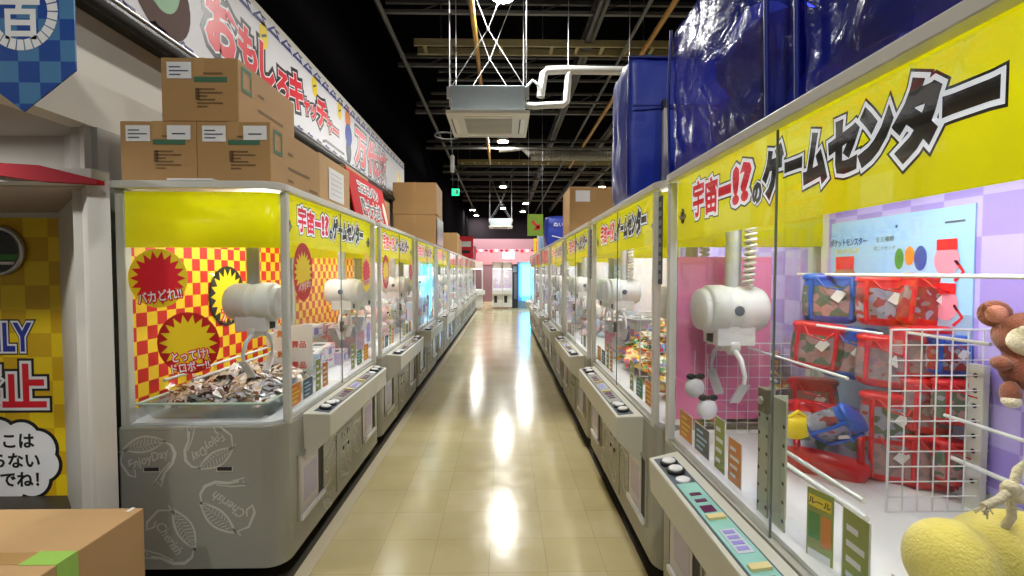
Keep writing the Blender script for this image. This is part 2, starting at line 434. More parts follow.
rt.add([(-2.75, 2.12, 2.075), (-2.063, 2.12, 2.035), (-1.81, 2.12, 1.972), (-1.81, 2.12, 1.952), (-2.063, 2.12, 1.965), (-2.75, 2.12, 2.06), (-2.75, 2.16, 2.075), (-2.063, 2.16, 2.035), (-1.81, 2.16, 1.972), (-1.81, 2.16, 1.952), (-2.063, 2.16, 1.965), (-2.75, 2.16, 2.06)],
       [(5, 4, 3, 2, 1, 0), (6, 7, 8, 9, 10, 11), (0, 1, 7, 6), (1, 2, 8, 7), (2, 3, 9, 8), (3, 4, 10, 9), (4, 5, 11, 10), (5, 0, 6, 11)], redtrim_m)
struct(rt.build('trim_5'))
# the staff door: yellow checked leaf with a round window
ycheck = checker('checker_yellow', (238, 206, 20), (214, 172, 16), .165)
door = empty('staff_door', (-3.6, 3.25, 0)); 
d = MB()
Wd = .62
ring_o = [(-.55+.2*math.cos(2*PI*k/28), 1.745+.2*math.sin(2*PI*k/28)) for k in range(28)]
d.box(-1.0, 0, .0, .60, .04, 1.95, ycheck)
d.build('door_leaf', door)
pw = MB(); A = Art(pw, (0, 0, 0), (1, 0, 0), (0, 0, 1), step=.0016)
T = Matrix.Translation((.17, 0, 1.706)) @ Matrix.Rotation(PI/2, 4, 'X')
q = MB(); q.lathe([(.14, 0), (.17, 0), (.17, .03), (.14, .03), (.14, 0)], steel_m, 32, T); q.lathe([(.14, .002), (.14, .012)], mat('porthole_glass', (30, 30, 32), .1), 32, T)
q.box(.05, -.014, 1.64, .3, -.0125, 1.68, green_m).box(.06, -.0135, 1.61, .29, -.0125, 1.63, white_m); q.build('porthole', door)
w = A.width('STAFF ONLY', .27, .66)
A.outlined('STAFF ONLY', .27, .345-w/2, 1.112, mat('ink_royal', (38, 54, 160), .4), 0, .66, b1=.05, b2=.085, bold=.03)
for i, t in enumerate('立入禁止'): A.outlined(t, .33, .29-.31*(3-i), .775, red_m, 0, .95, b1=.06, b2=.11, bold=.03)
cl = [(.36, .33, .13), (.26, .4, .12), (.1, .42, .12), (-.06, .4, .12), (.4, .22, .11), (.32, .12, .12), (.16, .08, .12), (.0, .1, .12), (.12, .26, .2), (.24, .25, .17), (-.1, .25, .15)]
for i, (a, b, r) in enumerate(cl): A.disc(a, b, r+.022, inkb_m, .12*i)
for i, (a, b, r) in enumerate(cl): A.disc(a, b, r, inkw_m, 2+.12*i)
for t, r, b in (('ここは', .345, .39), ('入らない', .38, .252), ('でね！', .37, .12)):
    w = A.width(t, .115); A.text(t, .115, r-w/2, b, inkb_m, 4, .03)
pw.build('door_lettering', door)
MB().box(-1.04, -.02, 0, -1.0, .06, 1.97, wallg_m).box(-1.0, -.02, 1.93, .6, .06, 1.97, frame_m).build('door_frame', door)
tag(door, 'yellow checked staff door with a round porthole and red warning lettering', 'door')

# banner on the left wall
bn = empty('wall_banner', (-1.985, 0, 0))
b = MB().box(-.012, 1.4, 2.9, .0, 9.4, 3.68, mat('banner_white', (226, 226, 230), .55)); b.build('sheet', bn)
b = MB(); A = Art(b, (0, 0, 0), (0, 1, 0), (0, 0, 1))
x = 3.2
for t, sz in zip('おもしろキャッチャー', (.44, .34, .36, .3, .36, .2, .2, .34, .2, .24)):
    w = A.outlined(t, sz, x+sz*.42, 3.27+(.02 if sz > .3 else -.04), red_m, 0, .92, b1=.03, b2=.12, bold=.05); x += sz*.84
x = 6.35
for t in '万代城':
    A.outlined(t, .52, x+.24, 3.27, red_m, 0, .95, b1=.025, b2=.09, bold=.04); x += .56
for k in range(34):                                   # navy lattice along both edges
    y = 1.45+k*.234
    for z0 in (2.9, 3.6):
        A.strip([(y, z0), (y+.12, z0+.085), (y+.22, z0)], .02, navy_m); A.strip([(y+.02, z0+.016), (y+.2, z0+.016)], .03, navy_m, 1)
        A.strip([(y+.13, z0+.07), (y+.21, z0+.07)], .016, navy_m)
A.disc(2.80, 3.19, .24, mat('banner_brown', (84, 48, 34), .6, spec=.2), 0, .26, rot=.5)
A.disc(2.80, 3.27, .15, green_m, 1, .19); 
for y in (3.96, 5.0, 5.75): A.disc(y, 3.52, .07, inky_m, 1, .11); A.strip([(y-.04, 3.5), (y+.04, 3.54)], .02, slate_m, 2)
A.disc(6.05, 3.52, .1, orange_m, 0, .15); A.disc(6.07, 3.32, .13, blue_m, 1, .14); A.disc(6.07, 3.12, .1, slate_m, 0, .16)
A.disc(9.0, 3.2, .14, inky_m, 0, .3)
A.strip([(5.2, 3.0), (5.3, 3.03), (5.9, 3.03)], .03, inkb_m); A.strip([(5.3, 2.95), (5.7, 2.95)], .03, inkb_m)
b.build('banner_print', bn)
tag(bn, 'long white wall banner with red Japanese lettering high above the left row', 'banner')
rl = MB()
rl.box(-1.995, .2, 2.8, -1.9, 9.4, 2.895, black_m); rl.tube([(-1.87, .2, 2.8), (-1.87, 9.4, 2.8)], .03, rubber_m).tube([(-1.86, .2, 2.86), (-1.86, 9.4, 2.86)], .012, steel_m)
tag(rl.build('cable_trunking'), 'black cable trunking along the bottom edge of the wall banner', 'trunking')

# pennant top left
pn = empty('hanging_pennant', (-1.7, 1.7, 2.47))
pc = checker('checker_blue', (18, 72, 158), (72, 128, 178), .074)
pts = [(-.186, .42), (-.186, -.195), (0, -.341), (.186, -.195), (.186, .42)]
b = MB(); n = len(pts)
b.add([(a, y, c) for y in (0, .006) for a, c in pts], [tuple(range(n)), tuple(range(2*n-1, n-1, -1))]+[(i, n+i, n+(i+1) % n, (i+1) % n) for i in range(n)], pc)
b.build('cloth', pn)
b = MB(); A = Art(b, (0, 0, 0), (1, 0, 0), (0, 0, 1))
A.text('百', .15, .0, -.02, inkw_m, 0, .03)
for k in range(26):
    a0 = 2*PI*k/26; a1 = a0+2*PI/26*.86
    A.poly([(r*math.cos(a), .01+r*1.05*math.sin(a)) for r, a in ((.096, a0), (.132, a0), (.132, a1), (.096, a1))], inkw_m, 0)
b.build('emblem', pn)
MB().tube([(-.19, .003, .43), (.2, .003, .43)], .01, black_m).build('pole', pn)
tag(pn, 'blue checked pennant with a white kanji in a ring hanging by the wall', 'pennant')

# ------------------------------------------------------------------ claw machine
R_ = .10; HU = .893; DP = .80
def outline(off=0, n=6):
    h = HU-off; r = R_; pts = [(-h, DP-off), ]
    pts = []
    for k in range(n+1):                                # front left corner
        a = PI+ (PI/2)*k/n
        pts.append((-HU+r+(r-off)*math.cos(a), r+(r-off)*math.sin(a)))
    for k in range(n+1):
        a = 1.5*PI+(PI/2)*k/n
        pts.append((HU-r+(r-off)*math.cos(a), r+(r-off)*math.sin(a)))
    pts += [(h, DP-off), (-h, DP-off)]
    return pts                                          # anticlockwise seen from above
def endpath(sgn, off, n=6):
    pts = [(sgn*(HU-off), DP-.03)]
    for k in range(n+1):
        a = (PI/2)*k/n
        pts.append((sgn*(HU-R_+(R_-off)*math.cos(a)), R_-(R_-off)*math.sin(a)))
    return pts if sgn > 0 else pts
def mirror_wall(mb, sgn, off, th, z0, z1, m):
    p = endpath(sgn, off)
    if sgn > 0: mb.wall(p, -th if False else th*-1, z0, z1, m)
    else: mb.wall(p, th, z0, z1, m)

def graphic(A, a, b, s, rot, word):
    """pale printed leaf, ribbon and hand lettering"""
    c, sn = math.cos(rot), math.sin(rot)
    def T(p): return (a+s*(p[0]*c-p[1]*sn), b+s*(p[0]*sn+p[1]*c))
    def st(pts, w): A.strip([T(p) for p in pts], [k*s for k in w] if isinstance(w, list) else w*s, print_m, 0)
    N = 12
    up = [(-.5+1.0*k/N, .34+.2*math.sin(PI*k/N)) for k in range(N+1)]; lo = [(-.5+1.0*k/N, .34-.16*math.sin(PI*k/N)) for k in range(N+1)]
    st(up, .045); st(lo, .045); st([(-.62, .3), (.5, .34)], .03)
    for k in range(2, N-1): st([(-.5+k/N, .34), (-.56+k/N+.12, .34+.15*math.sin(PI*k/N))], .022); st([(-.5+k/N, .34), (-.56+k/N+.12, .34-.12*math.sin(PI*k/N))], .022)
    rb = [(.46, .34), (.62, .2), (.66, 0), (.55, -.22), (.34, -.38), (.2, -.56)]
    st(rb, [.03, .06, .08, .07, .06, .05])
    st([(.5, -.18), (.25, -.36), (.0, -.62), (.12, -.6), (.16, -.7), (.32, -.45)], .03)
    st([(-.5, .3), (-.62, .05), (-.5, -.28), (-.36, -.36), (-.34, -.2), (-.44, -.1)], [.03, .05, .06, .05, .04, .03])
    A.text(word, s*.3, *T((.03, -.02)), print_m, 0, .012, 0, .85, rot+.12, shear=.15)

def make_machine():
    root = empty('claw_machine')
    mb = MB(); mb.prism(outline(0), .085, .782, body_m, smooth_sides=False); mb.build('cabinet_base', root, bevel=.008)
    # legs
    for sx in (-1, 1):
        for y in (.14, .68):
            MB().lathe([(.028, 0), (.028, .015), (.012, .018), (.012, .09)], rubber_m, 12, Matrix.Translation((sx*.7, y, 0))).build('leveling_foot', root)
    # control panel
    pb = MB()
    top = [(-.66, .0), (-.625, -.135), (.625, -.135), (.66, 0)]
    vs = [(x, y, .79 if y == 0 else .775) for x, y in top]+[(x*(.98), y*.97, .64) for x, y in top]+[(x*.97, 0, .52) for x, y in (top[0], top[3])]
    pb.add(vs, [(0, 1, 2, 3), (4, 5, 1, 0), (5, 6, 2, 1), (6, 7, 3, 2), (8, 9, 6, 5), (8, 5, 4), (9, 7, 6)], panel_m)
    pb.build('control_panel', root, bevel=.006)
    pan = kids(root)[-1]
    sl = math.atan2(.015, .135)
    def TP(u, dd): return Matrix.Translation((u, dd, .7905+dd*.111)) @ Matrix.Rotation(sl, 4, 'X')
    ib = MB(); DS = -.078; ib.box(-.60, -.042, -.001, .60, .042, .002, slate_m, TP(0, DS)); ib.box(-.365, -.036, .002, .365, .036, .0035, silver_m, TP(0, DS))
    for sx in (-1, 1):
        for u in (.28, .235): ib.box(sx*u-.009, -.02, .0035, sx*u+.009, .018, .0055, purple_m, TP(0, DS))
        ib.box(sx*.18-.02, -.022, .0035, sx*.18+.02, .02, .0055, purple_m, TP(0, DS))
        ib.box(sx*.125-.012, -.028, .0035, sx*.125+.012, .028, .012, lampyellow_m, TP(0, DS))
    ib.box(-.06, -.024, .0035, .06, .024, .005, mat('strip_pale', (190, 200, 214), .3), TP(0, DS))
    for k in range(4): ib.box(-.05+k*.027, -.016, .005, -.034+k*.027, .016, .006, lav_m, TP(0, DS))
    ib.build('operation_strip', pan)
    for sx in (-1, 1):
        for u in (.54, .465):
            q = MB(); q.lathe([(.034, 0), (.036, .01), (.033, .016), (.027, .016)], black_m, 20, TP(sx*u, DS)); q.lathe([(.026, .014), (.026, .019), (.022, .022), (.0, .022)], white_m, 20, TP(sx*u, DS))
            q.build('push_button', pan)
        q = MB(); q.lathe([(.026, .002), (.027, .005), (.022, .008), (.0, .008)], white_m, 20, TP(sx*.395, DS)); q.build('light_ring', pan)
    # prize outlets
    for sx in (-1, 1):
        q = MB(); u0, u1, z0, z1 = sx*.56-.16, sx*.56+.16, .25, .57
        q.box(u0-.02, -.008, z0-.02, u0, .004, z1+.02, body_m).box(u1, -.008, z0-.02, u1+.02, .004, z1+.02, body_m).box(u0, -.008, z1, u1, .004, z1+.02, body_m).box(u0, -.02, z0-.02, u1, .004, z0+.004, white_m)
        q.box(u0, -.0025, z0, u1, -.0005, z1, dark_m)
        out = q.build('prize_outlet', root, bevel=.003)
        q = MB(); q.box(u0+.004, -.006, z0+.004, u1-.075, -.0035, z1-.004, mat('flap_pale', (196, 190, 200), .25)); q.box(u0+.05, -.0068, z0+.06, u1-.1, -.006, z1-.08, mat('flap_lilac', (176, 170, 196), .25))
        q.build('flap', out)
    # coin door
    q = MB(); q.box(-.17, -.006, .12, .17, .002, .50, body_m); cd = q.build('coin_door', root, bevel=.003)
    for u, z in ((-.05, .46), (.05, .46)):
        q = MB(); q.box(u-.022, -.014, z-.018, u+.022, -.004, z+.018, steel_m); q.box(u-.004, -.0155, z-.012, u+.004, -.013, z+.012, black_m); q.build('coin_slot', cd)
    for u, z in ((-.05, .37), (.05, .37)):
        q = MB(); q.lathe([(.014, 0), (.014, .006), (.006, .007)], black_m, 14, Matrix.Translation((u, -.005, z)) @ Matrix.Rotation(PI/2, 4, 'X')); q.build('key_lock', cd)
    # frame
    MB().ring(outline(.004), outline(.04), .782, .798, mat('sill_grey', (168, 168, 158), .35)).build('sill_frame', root, bevel=.003)
    tf = MB(); tf.ring(outline(-.006), outline(.045), 1.966, 2.0, frame_m); tf.prism(outline(.0), 1.994, 2.002, frame_m); tf.build('top_frame', root, bevel=.003)
    for sx in (-1, 1):
        MB().box(sx*.795-.018, .0, .782, sx*.795+.018, .034, 1.96, frame_m).build('front_post', root, bevel=.004)
        MB().box(sx*(HU-.04)-.02, DP-.045, .782, sx*(HU-.04)+.038*sx*.0+.02, DP, 1.96, frame_m).build('rear_post', root, bevel=.004)
    MB().box(-HU+.02, DP-.03, .79, HU-.02, DP-.004, 1.96, mat('back_white', (214, 216, 222), .5)).build('back_wall', root)
    MB().box(-HU+.045, DP-.036, .87, HU-.045, DP-.031, 1.93, checkL).build('back_panel', root)
    MB().prism(outline(.03), .784, .81, field_m).build('play_field', root)
    # glass
    for sx in (-1, 1):
        q = MB(); q.box(sx*.0-(.775 if sx < 0 else -.0)-(.0), .012 if sx < 0 else .022, .798, .012 if sx < 0 else .775, .017 if sx < 0 else .027, 1.955, glass_m)
        gd = q.build('glass_door', root)
        if sx < 0: q = MB(); q.box(.008, .0115, .798, .012, .0175, 1.955, mat('door_edge', (120, 128, 124), .3)); q.build('edge_seal', gd)
        q = MB(); mirror_wall(q, sx, .016, .005, .798, 1.955, glass_m); q.build('end_pane', root)
    q = MB(); q.box(-.035, -.004, 1.155, .008, .012, 1.225, mat('lock_olive', (104, 98, 82), .35)); q.lathe([(.012, 0), (.012, .006), (.004, .007)], steel_m, 12, Matrix.Translation((-.014, -.004, 1.19)) @ Matrix.Rotation(PI/2, 4, 'X')); q.build('door_lock', root, bevel=.003)
    # header sheet inside the glass
    q = MB(); q.box(-.775, .034, 1.70, .775, .037, 1.972, yellow_m); hs = q.build('header_sheet', root)
    q = MB(); A = Art(q, (0, .034, 0), (1, 0, 0), (0, 0, 1))
    for t, x0, x1, sz, m, dz in (('宇', -.61, -.495, .15, red_m, .005), ('宙', -.495, -.38, .14, red_m, 0), ('一', -.38, -.285, .14, red_m, 0), ('!', -.282, -.225, .16, red_m, 0), ('?', -.222, -.155, .16, red_m, .004), ('の', -.15, -.095, .075, inkb_m, -.045), ('ゲ', -.09, .01, .145, inkb_m, 0), ('ー', .017, .092, .12, inkb_m, .0), ('ム', .098, .186, .14, inkb_m, -.004), ('セ', .19, .285, .135, inkb_m, 0), ('ン', .288, .374, .14, inkb_m, .002), ('タ', .377, .475, .155, inkb_m, .002), ('ー', .48, .575, .15, inkb_m, .004)):
        A.outlined(t, sz, (x0+x1)/2, 1.848+dz, hr_m if m is red_m else m, 0, min(1.35, .86*(x1-x0)/A.width(t, sz)), .0, .085 if t in '宇宙!?' else .11, .12 if t in '宇宙!?' else .148, .03, c1=hw_m, fb=.0 if t in '宇宙' else .02 if t in '!?' else .045)
    for cx, cs in ((-.715, .75), (.715, 1.1)):          # little saucers at both ends
        A.disc(cx, 1.80, .05*cs, slate_m, 0, .02*cs); A.disc(cx, 1.802, .052*cs, mat('saucer_grey', (150, 152, 150), .4), 1, .017*cs); A.disc(cx, 1.818, .026*cs, inkb_m, 2, .024*cs); A.disc(cx-.008, 1.826, .008*cs, inkw_m, 3); A.disc(cx, 1.782, .026*cs, inkb_m, 0, .016*cs)
    q.build('lettering', hs)
    for sx in (-1, 1):
        q = MB(); mirror_wall(q, sx, .026, .003, 1.68, 1.952, yellow_m); q.build('end_header', root)
    q = MB()
    q.box(.812, -.0035, 1.5, .866, .0, 1.93, slate_m, lookT((.0, .022, 0)))
    lab = q.build('vertical_label', root)
    q = MB(); A = Art(q, (.839, .0185, 0), (1, 0, 0), (0, 0, 1))
    for k in range(9): A.rect(-.02, 1.525+k*.044, .02, 1.55+k*.044, mat('label_grey', (150, 160, 170), .5))
    q.build('label_print', lab)
    q = MB(); q.box(-.76, .17, 1.925, .76, .20, 1.943, led_m); q.build('light_tube', root)
    # cards standing along the lower edge of the front glass
    for u, w, h, m, m2 in ((-.66, .13, .115, orange_m, inky_m), (-.50, .13, .11, slate_m, sky_m), (-.35, .075, .19, mat('card_green', (150, 160, 70), .5), inkw_m), (-.24, .085, .15, orange_m, inkw_m), (.3, .075, .18, mat('card_green', (150, 160, 70), .5), inkw_m), (.46, .12, .11, green_m, sky_m), (.64, .13, .13, orange_m, inky_m)):
        q = MB(); q.box(u-w/2-.004, .036, .837, u+w/2+.004, .0375, .837+h+.004, inkw_m); A = Art(q, (u, .036, .839), (1, 0, 0), (0, 0, 1), base=.0004, step=.0004)
        A.rect(-w/2, 0, w/2, h, m, 0)
        for k in range(4): A.rect(-w*.36, h*(.14+.2*k), w*(.1+.26*((k*7) % 3)/2), h*(.22+.2*k), m2, 1)
        q.build('info_card', root)
    # gantry and the two claws
    q = MB(); q.box(-.85, .2, 1.86, .85, .245, 1.9, white_m).box(-.85, .62, 1.86, .85, .66, 1.9, white_m); q.build('gantry_rail', root)
    for sx in (-1, 1):
        u, dd, z = sx*.68, .22, 1.4
        hb = MB(); T = Matrix.Translation((u, dd, z)) @ Matrix.Rotation(PI/2, 4, 'X')
        hb.lathe([(.06, -.145), (.085, -.14), (.1, -.11), (.103, -.02), (.099, -.015), (.099, .02), (.104, .025), (.104, .09), (.096, .1), (.09, .103), (.088, .125), (.08, .132), (.03, .135)], white_m, 28, T)
        hb.box(u-.07, dd-.075, z-.15, u+.07, dd+.085, z-.06, white_m)
        hb.lathe([(.02, .0), (.022, .004), (.018, .006)], slate_m, 16, Matrix.Translation((u, dd, z+.0)) @ Matrix.Rotation(-PI/2*sx, 4, 'Y') @ Matrix.Translation((0, 0, .1)))
        cl = hb.build('claw_unit', root, bevel=.004)
        q = MB(); q.box(u-.028, dd-.078, z-.14, u+.028, dd-.075, z-.09, dark_m); q.build('number_plate', cl)
        q = MB(); q.tube([(u, dd+.02, z+.09), (u, dd+.02, 1.9)], .032, mat('post_grey', (178, 180, 184), .4), 14); q.box(u-.06, dd-.06, 1.85, u+.06, dd+.1, 1.9, white_m); q.build('lift_post', cl)
        pts = []; rad = .02
        for k in range(15*8+1):
            t = k/(15*8); a = k*2*PI/8
            bx = u+.085+.05*math.sin(t*PI)*.4; bz = z+.1+t*.36
            pts.append((bx+rad*math.cos(a)-.03, dd+.055+rad*math.sin(a), bz))
        q = MB(); q.tube(pts, .007, mat('cord_white', (206, 204, 196), .5), 5); q.build('coiled_cord', cl)
        for s2 in (-1, 1):
            q = MB(); q.lathe([(.03, -.02), (.034, -.015), (.034, .015), (.03, .02)], white_m, 16, Matrix.Translation((u+s2*.045, dd, z-.155)) @ Matrix.Rotation(PI/2, 4, 'X'))
            q.tube([(u+s2*.05, dd, z-.16), (u+s2*.12, dd, z-.2), (u+s2*.15, dd, z-.26), (u+s2*.14, dd, z-.31)], [.012, .011, .009, .008], chrome_m, 8)
            q.add([(u+s2*.16, dd-.02, z-.29), (u+s2*.16, dd+.02, z-.29), (u+s2*.07, dd+.02, z-.39), (u+s2*.07, dd-.02, z-.39),
                   (u+s2*.145, dd-.02, z-.295), (u+s2*.145, dd+.02, z-.295), (u+s2*.065, dd+.02, z-.38), (u+s2*.065, dd-.02, z-.38)],
                  [(0, 1, 2, 3), (7, 6, 5, 4), (0, 4, 5, 1), (1, 5, 6, 2), (2, 6, 7, 3), (3, 7, 4, 0)], chrome_m)
            q.build('claw_arm', cl)
    # prize rods
    for dd, z in ((.46, 1.02), (.60, 1.02)):
        q = MB(); q.tube([(-.85, dd, z), (.85, dd, z)], .008, chrome_m, 8); q.build('prize_rod', root)
    # printed graphics on the cabinet front
    for x, z, sc_, ro, wd, bs in ((0, .28, .2, -1.2, 'EnjoyDay', .0072), (-.27, .42, .2, .5, 'Cherish', .0012), (.28, .34, .21, 2.2, 'EnjoyDay', .0012), (-.3, .17, .15, 2.6, 'Cherish', .0012)):
        q = MB(); graphic(Art(q, (0, 0, 0), (1, 0, 0), (0, 0, 1), base=bs), x, z, sc_, ro, wd); q.build('printed_graphic', root)
    return root

ORD = ['nearest', 'second', 'third', 'fourth', 'fifth', 'sixth', 'seventh', 'eighth', 'ninth', 'tenth']
proto = make_machine()
NL, NR = 9, 7
left = []; right = []
for k in range(NL):
    o = proto if k == 0 else copy_tree(proto)
    left.append(o)
for k in range(NR): right.append(copy_tree(proto))
backR = MB().box(-HU+.045, DP-.036, .87, HU-.045, DP-.031, 1.93, checkR).build('back_panel').data
bpy.data.objects.remove([o for o in C.objects if o.data == backR][0])
paleback = MB().box(-HU+.045, DP-.036, .87, HU-.045, DP-.031, 1.93, checker('checker_pale', (226, 222, 236), (240, 220, 226), .14)).build('back_panel')
palemesh = paleback.data; bpy.data.objects.remove(paleback)
look = {0: 'with snack packets and starburst stickers', 1: 'with a yellow sign and oval stickers', 2: 'with a tall blue light strip inside'}
for k, o in enumerate(left):
    o.location = (XL, Y1L+P*k, 0); o.rotation_euler = (0, 0, PI/2)
    tag(o, f'{ORD[k]} white claw machine in the left row'+(' '+look[k] if k in look else ''), 'claw machine', 'claw machines in the left row')
lookr = {0: 'holding red pouches and a yellow plush', 1: 'heaped with colourful snack packs'}
for k, o in enumerate(right):
    o.location = (XR, Y1R+P*k, 0); o.rotation_euler = (0, 0, -PI/2)
    tag(o, f'{ORD[k]} white claw machine in the right row'+(' '+lookr[k] if k in lookr else ''), 'claw machine', 'claw machines in the right row')
for rows, first in ((left, 2), (right, 0)):
    for k, o in enumerate(rows):
        for c in kids(o):
            if c.name.startswith('back_panel'):
                if rows is right and k < 2: c.data = backR
                elif k >= first: c.data = palemesh
# headers on the farther machines are partly other colours
pk = MB().box(-.775, .034, 1.72, .775, .037, 1.952, mat('header_pink', (240, 168, 150), .35, trans=.35)).build('header_sheet'); pkm = pk.data; bpy.data.objects.remove(pk)
for rows, ks in ((left, range(4, NL)), (right, range(4, NR))):
    for k in ks:
        for c in kids(rows[k]):
            if c.name.startswith('header_sheet'):
                c.data = pkm
                for g in kids(c): bpy.data.objects.remove(g)
            elif c.name.startswith('end_header') and k % 2: pass

def loc2w(row, k, u, dd, z):
    if row == 'L': return Vector((XL-dd, Y1L+P*k+u, z))
    return Vector((XR+dd, Y1R+P*k-u, z))
def rotz(row): return PI/2 if row == 'L' else -PI/2

# interior light of each machine
def area(name, loc, sx, sy, power, rot, col=(1, .99, .97)):
    l = bpy.data.lights.new(name, 'AREA'); l.shape = 'RECTANGLE'; l.size = sx; l.size_y = sy; l.energy = power; l.color = col
    o = bpy.data.objects.new(name, l); C.objects.link(o); o.location = loc; o.rotation_euler = rot; return o
INT = 9.6
for row, n in (('L', NL), ('R', NR)):
    for k in range(n):
        p = loc2w(row, k, 0, .25, 1.92)
        tilt = .12
        a = area('machine_light', p, 1.5, .05, INT, (0, 0, 0))
        a.rotation_euler = (Matrix.Rotation(rotz(row), 4, 'Z') @ Matrix.Rotation(tilt, 4, 'X')).to_euler()

for c in kids(right[0]):
    if c.name.startswith('control_panel'):
        for g in kids(c):
            if g.name.startswith('operation_strip'):
                g.data = g.data.copy()
                for i, m in enumerate(g.data.materials):
                    if m == silver_m: g.data.materials[i] = holo_m
# --- extras on the nearest left machine
def stick(parent, name, o, ax, ay, r, disc, burst, word, wsz, wy, n=18, rb=None):
    q = MB(); A = Art(q, o, ax, ay, step=.0008, base=.0006); rb = rb or r
    A.disc(0, 0, r, disc, 0, rb)
    A.star(0, 0, r*.66, r*.93, n, burst, 1)
    lines = word.split('\n')
    for i, t in enumerate(lines): A.outlined(t, wsz, .06*r, wy-i*wsz*1.0, inkw_m, 2, .8, .15, .06, 0 if False else .1, .02, c1=red_m, c2=red_m)
    return q.build(name, parent)
L0 = left[0]
ax, ay = (0, -1, 0), (0, 0, 1)     # on the end pane (local -u face) seen from the camera: right is -d
stick(L0, 'sticker', (-HU+.006, .59, 1.53), ax, ay, .144, inky_m, red_m, 'バカどれ!!', .06, -.085)
stick(L0, 'sticker', (-HU+.0052, .45, 1.212), ax, ay, .152, mat('sticker_red', (196, 26, 30), .4), inky_m, 'とってけ!\nドロボー!!', .055, -.06)
q = stick(L0, 'sticker', (-.03, DP-.042, 1.40), (1, 0, 0), (0, 0, 1), .2, inkb_m, inky_m, '大量', .11, -.1)
for x, z, sc_, ro, wd in ((-.66, .64, .21, .2, 'EnjoyDay'), (-.56, .25, .23, -1.1, 'Cherish'), (-.27, .40, .23, 2.4, 'Cherish'), (-.36, .70, .2, -2.6, 'EnjoyDay')):
    q = MB(); graphic(Art(q, (-HU, 0, 0), ax, ay, base=.0012), x, z, sc_, ro, wd); q.build('printed_graphic', L0)
for d0 in (.64, .285):
    q = MB(); q.box(-HU-.002, d0-.04, .575, -HU+.01, d0+.04, .597, frame_m); q.box(-HU-.0026, d0-.036, .58, -HU+.006, d0+.036, .597, dark_m); q.build('hand_slot', L0)
q = MB(); q.box(-.03, .2, .88, -.024, .46, 1.2, inkw_m); A = Art(q, (-.03, .33, 1.04), (0, -1, 0), (0, 0, 1))
for k in range(4): A.text('景品', .05, -.06+.1*(k % 2), .1-.07*k, red_m if k % 2 else orange_m, 0, .02)
q.build('paper_notice', L0)
for k in (0, 1):
    for u in (-.6, .58):
        stick(left[k], 'sticker', (u, .0105, 1.56), (1, 0, 0), (0, 0, 1), .125, mat('sticker_red', (196, 26, 30), .4) if u < 0 else inky_m, inky_m if u < 0 else red_m, 'バカどれ!!', .045, -.075, rb=.16)
for k in (2,):
    p = MB(); p.box(.56, .05, .88, .60, .07, 1.68, cyan_m); p.build('light_strip', left[k])

# --- prize prototypes
def packet(name, w, h, t, m):
    q = MB(); nx, ny = 6, 5; vs = []
    for side in (1, -1):
        for j in range(ny+1):
            for i in range(nx+1):
                a, b = i/nx*2-1, j/ny*2-1
                z = t*max(0, (1-abs(a)**2.2))*max(0, (1-abs(b)**2.5))*side*.5*(1+.3*math.sin(5*a+3*b*side))
                vs.append((a*w/2*(1-.06*(1-abs(b))), b*h/2+.004*math.sin(9*a), z))
    n = (nx+1)*(ny+1); fs = []
    for j in range(ny):
        for i in range(nx):
            k = j*(nx+1)+i
            fs += [(k, k+1, k+nx+2, k+nx+1), (n+k+nx+1, n+k+nx+2, n+k+1, n+k)]
    q.add(vs, fs, m, True)
    return q.build(name)
def heap(row, k, n, u0, u1, d0, d1, hfun, protoob, label, cat, group, base=.815):
    for i in range(n):
        o = protoob if i == 0 else protoob.copy()
        if i: C.objects.link(o)
        u = random.uniform(u0, u1); dd = random.uniform(d0, d1)
        z = base+.02+hfun((u-u0)/(u1-u0)*2-1, (dd-d0)/(d1-d0)*2-1)*(1-.5*random.random()**2.5)
        o.location = loc2w(row, k, u, dd, z)
        o.rotation_euler = (random.uniform(-.7, .7), random.uniform(-.7, .7), random.uniform(0, 6.28))
        s = random.uniform(.85, 1.15); o.scale = (s, s, s)
        tag(o, label, cat, group)
# tray of snack packets
tr = MB(); T = Matrix.Translation(loc2w('L', 0, -.46, .42, 0)) @ Matrix.Rotation(PI/2, 4, 'Z')
def tray(mb, w, dpt, z0, z1, fl, m, T):
    b = [(-w, -dpt), (w, -dpt), (w, dpt), (-w, dpt)]; t = [(-w-fl, -dpt-fl), (w+fl, -dpt-fl), (w+fl, dpt+fl), (-w-fl, dpt+fl)]; e = .006
    bi = [(x-e*(1 if x > 0 else -1), y-e*(1 if y > 0 else -1)) for x, y in b]; ti = [(x-e*(1 if x > 0 else -1), y-e*(1 if y > 0 else -1)) for x, y in t]
    vs = [(x, y, z0) for x, y in b]+[(x, y, z1) for x, y in t]+[(x, y, z0+e) for x, y in bi]+[(x, y, z1) for x, y in ti]
    fs = [(3, 2, 1, 0), (8, 9, 10, 11)]
    for i in range(4):
        j = (i+1) % 4; fs += [(i, j, 4+j, 4+i), (8+j, 8+i, 12+i, 12+j), (4+i, 4+j, 12+j, 12+i)]
    mb.add(vs, fs, m, False, T)
tray(tr, .34, .27, .812, .90, .05, acryl_m, T)
tr2 = MB()
for i, (a, b_) in enumerate((((-.39, -.32), (.39, -.32)), ((.39, -.32), (.39, .32)), ((.39, .32), (-.39, .32)), ((-.39, .32), (-.39, -.32)))):
    tr2.tube([(a[0], a[1], .90), (b_[0], b_[1], .90)], .007, mat('acrylic_edge', (196, 220, 206), .25), 6, T)
to = tr.build('prize_tray'); tag(to, 'clear acrylic tray of snacks inside the nearest left machine', 'tray')
tr2.build('tray_rim', to)
pk0 = packet('snack_packet', .1, .075, .03, foil_m)
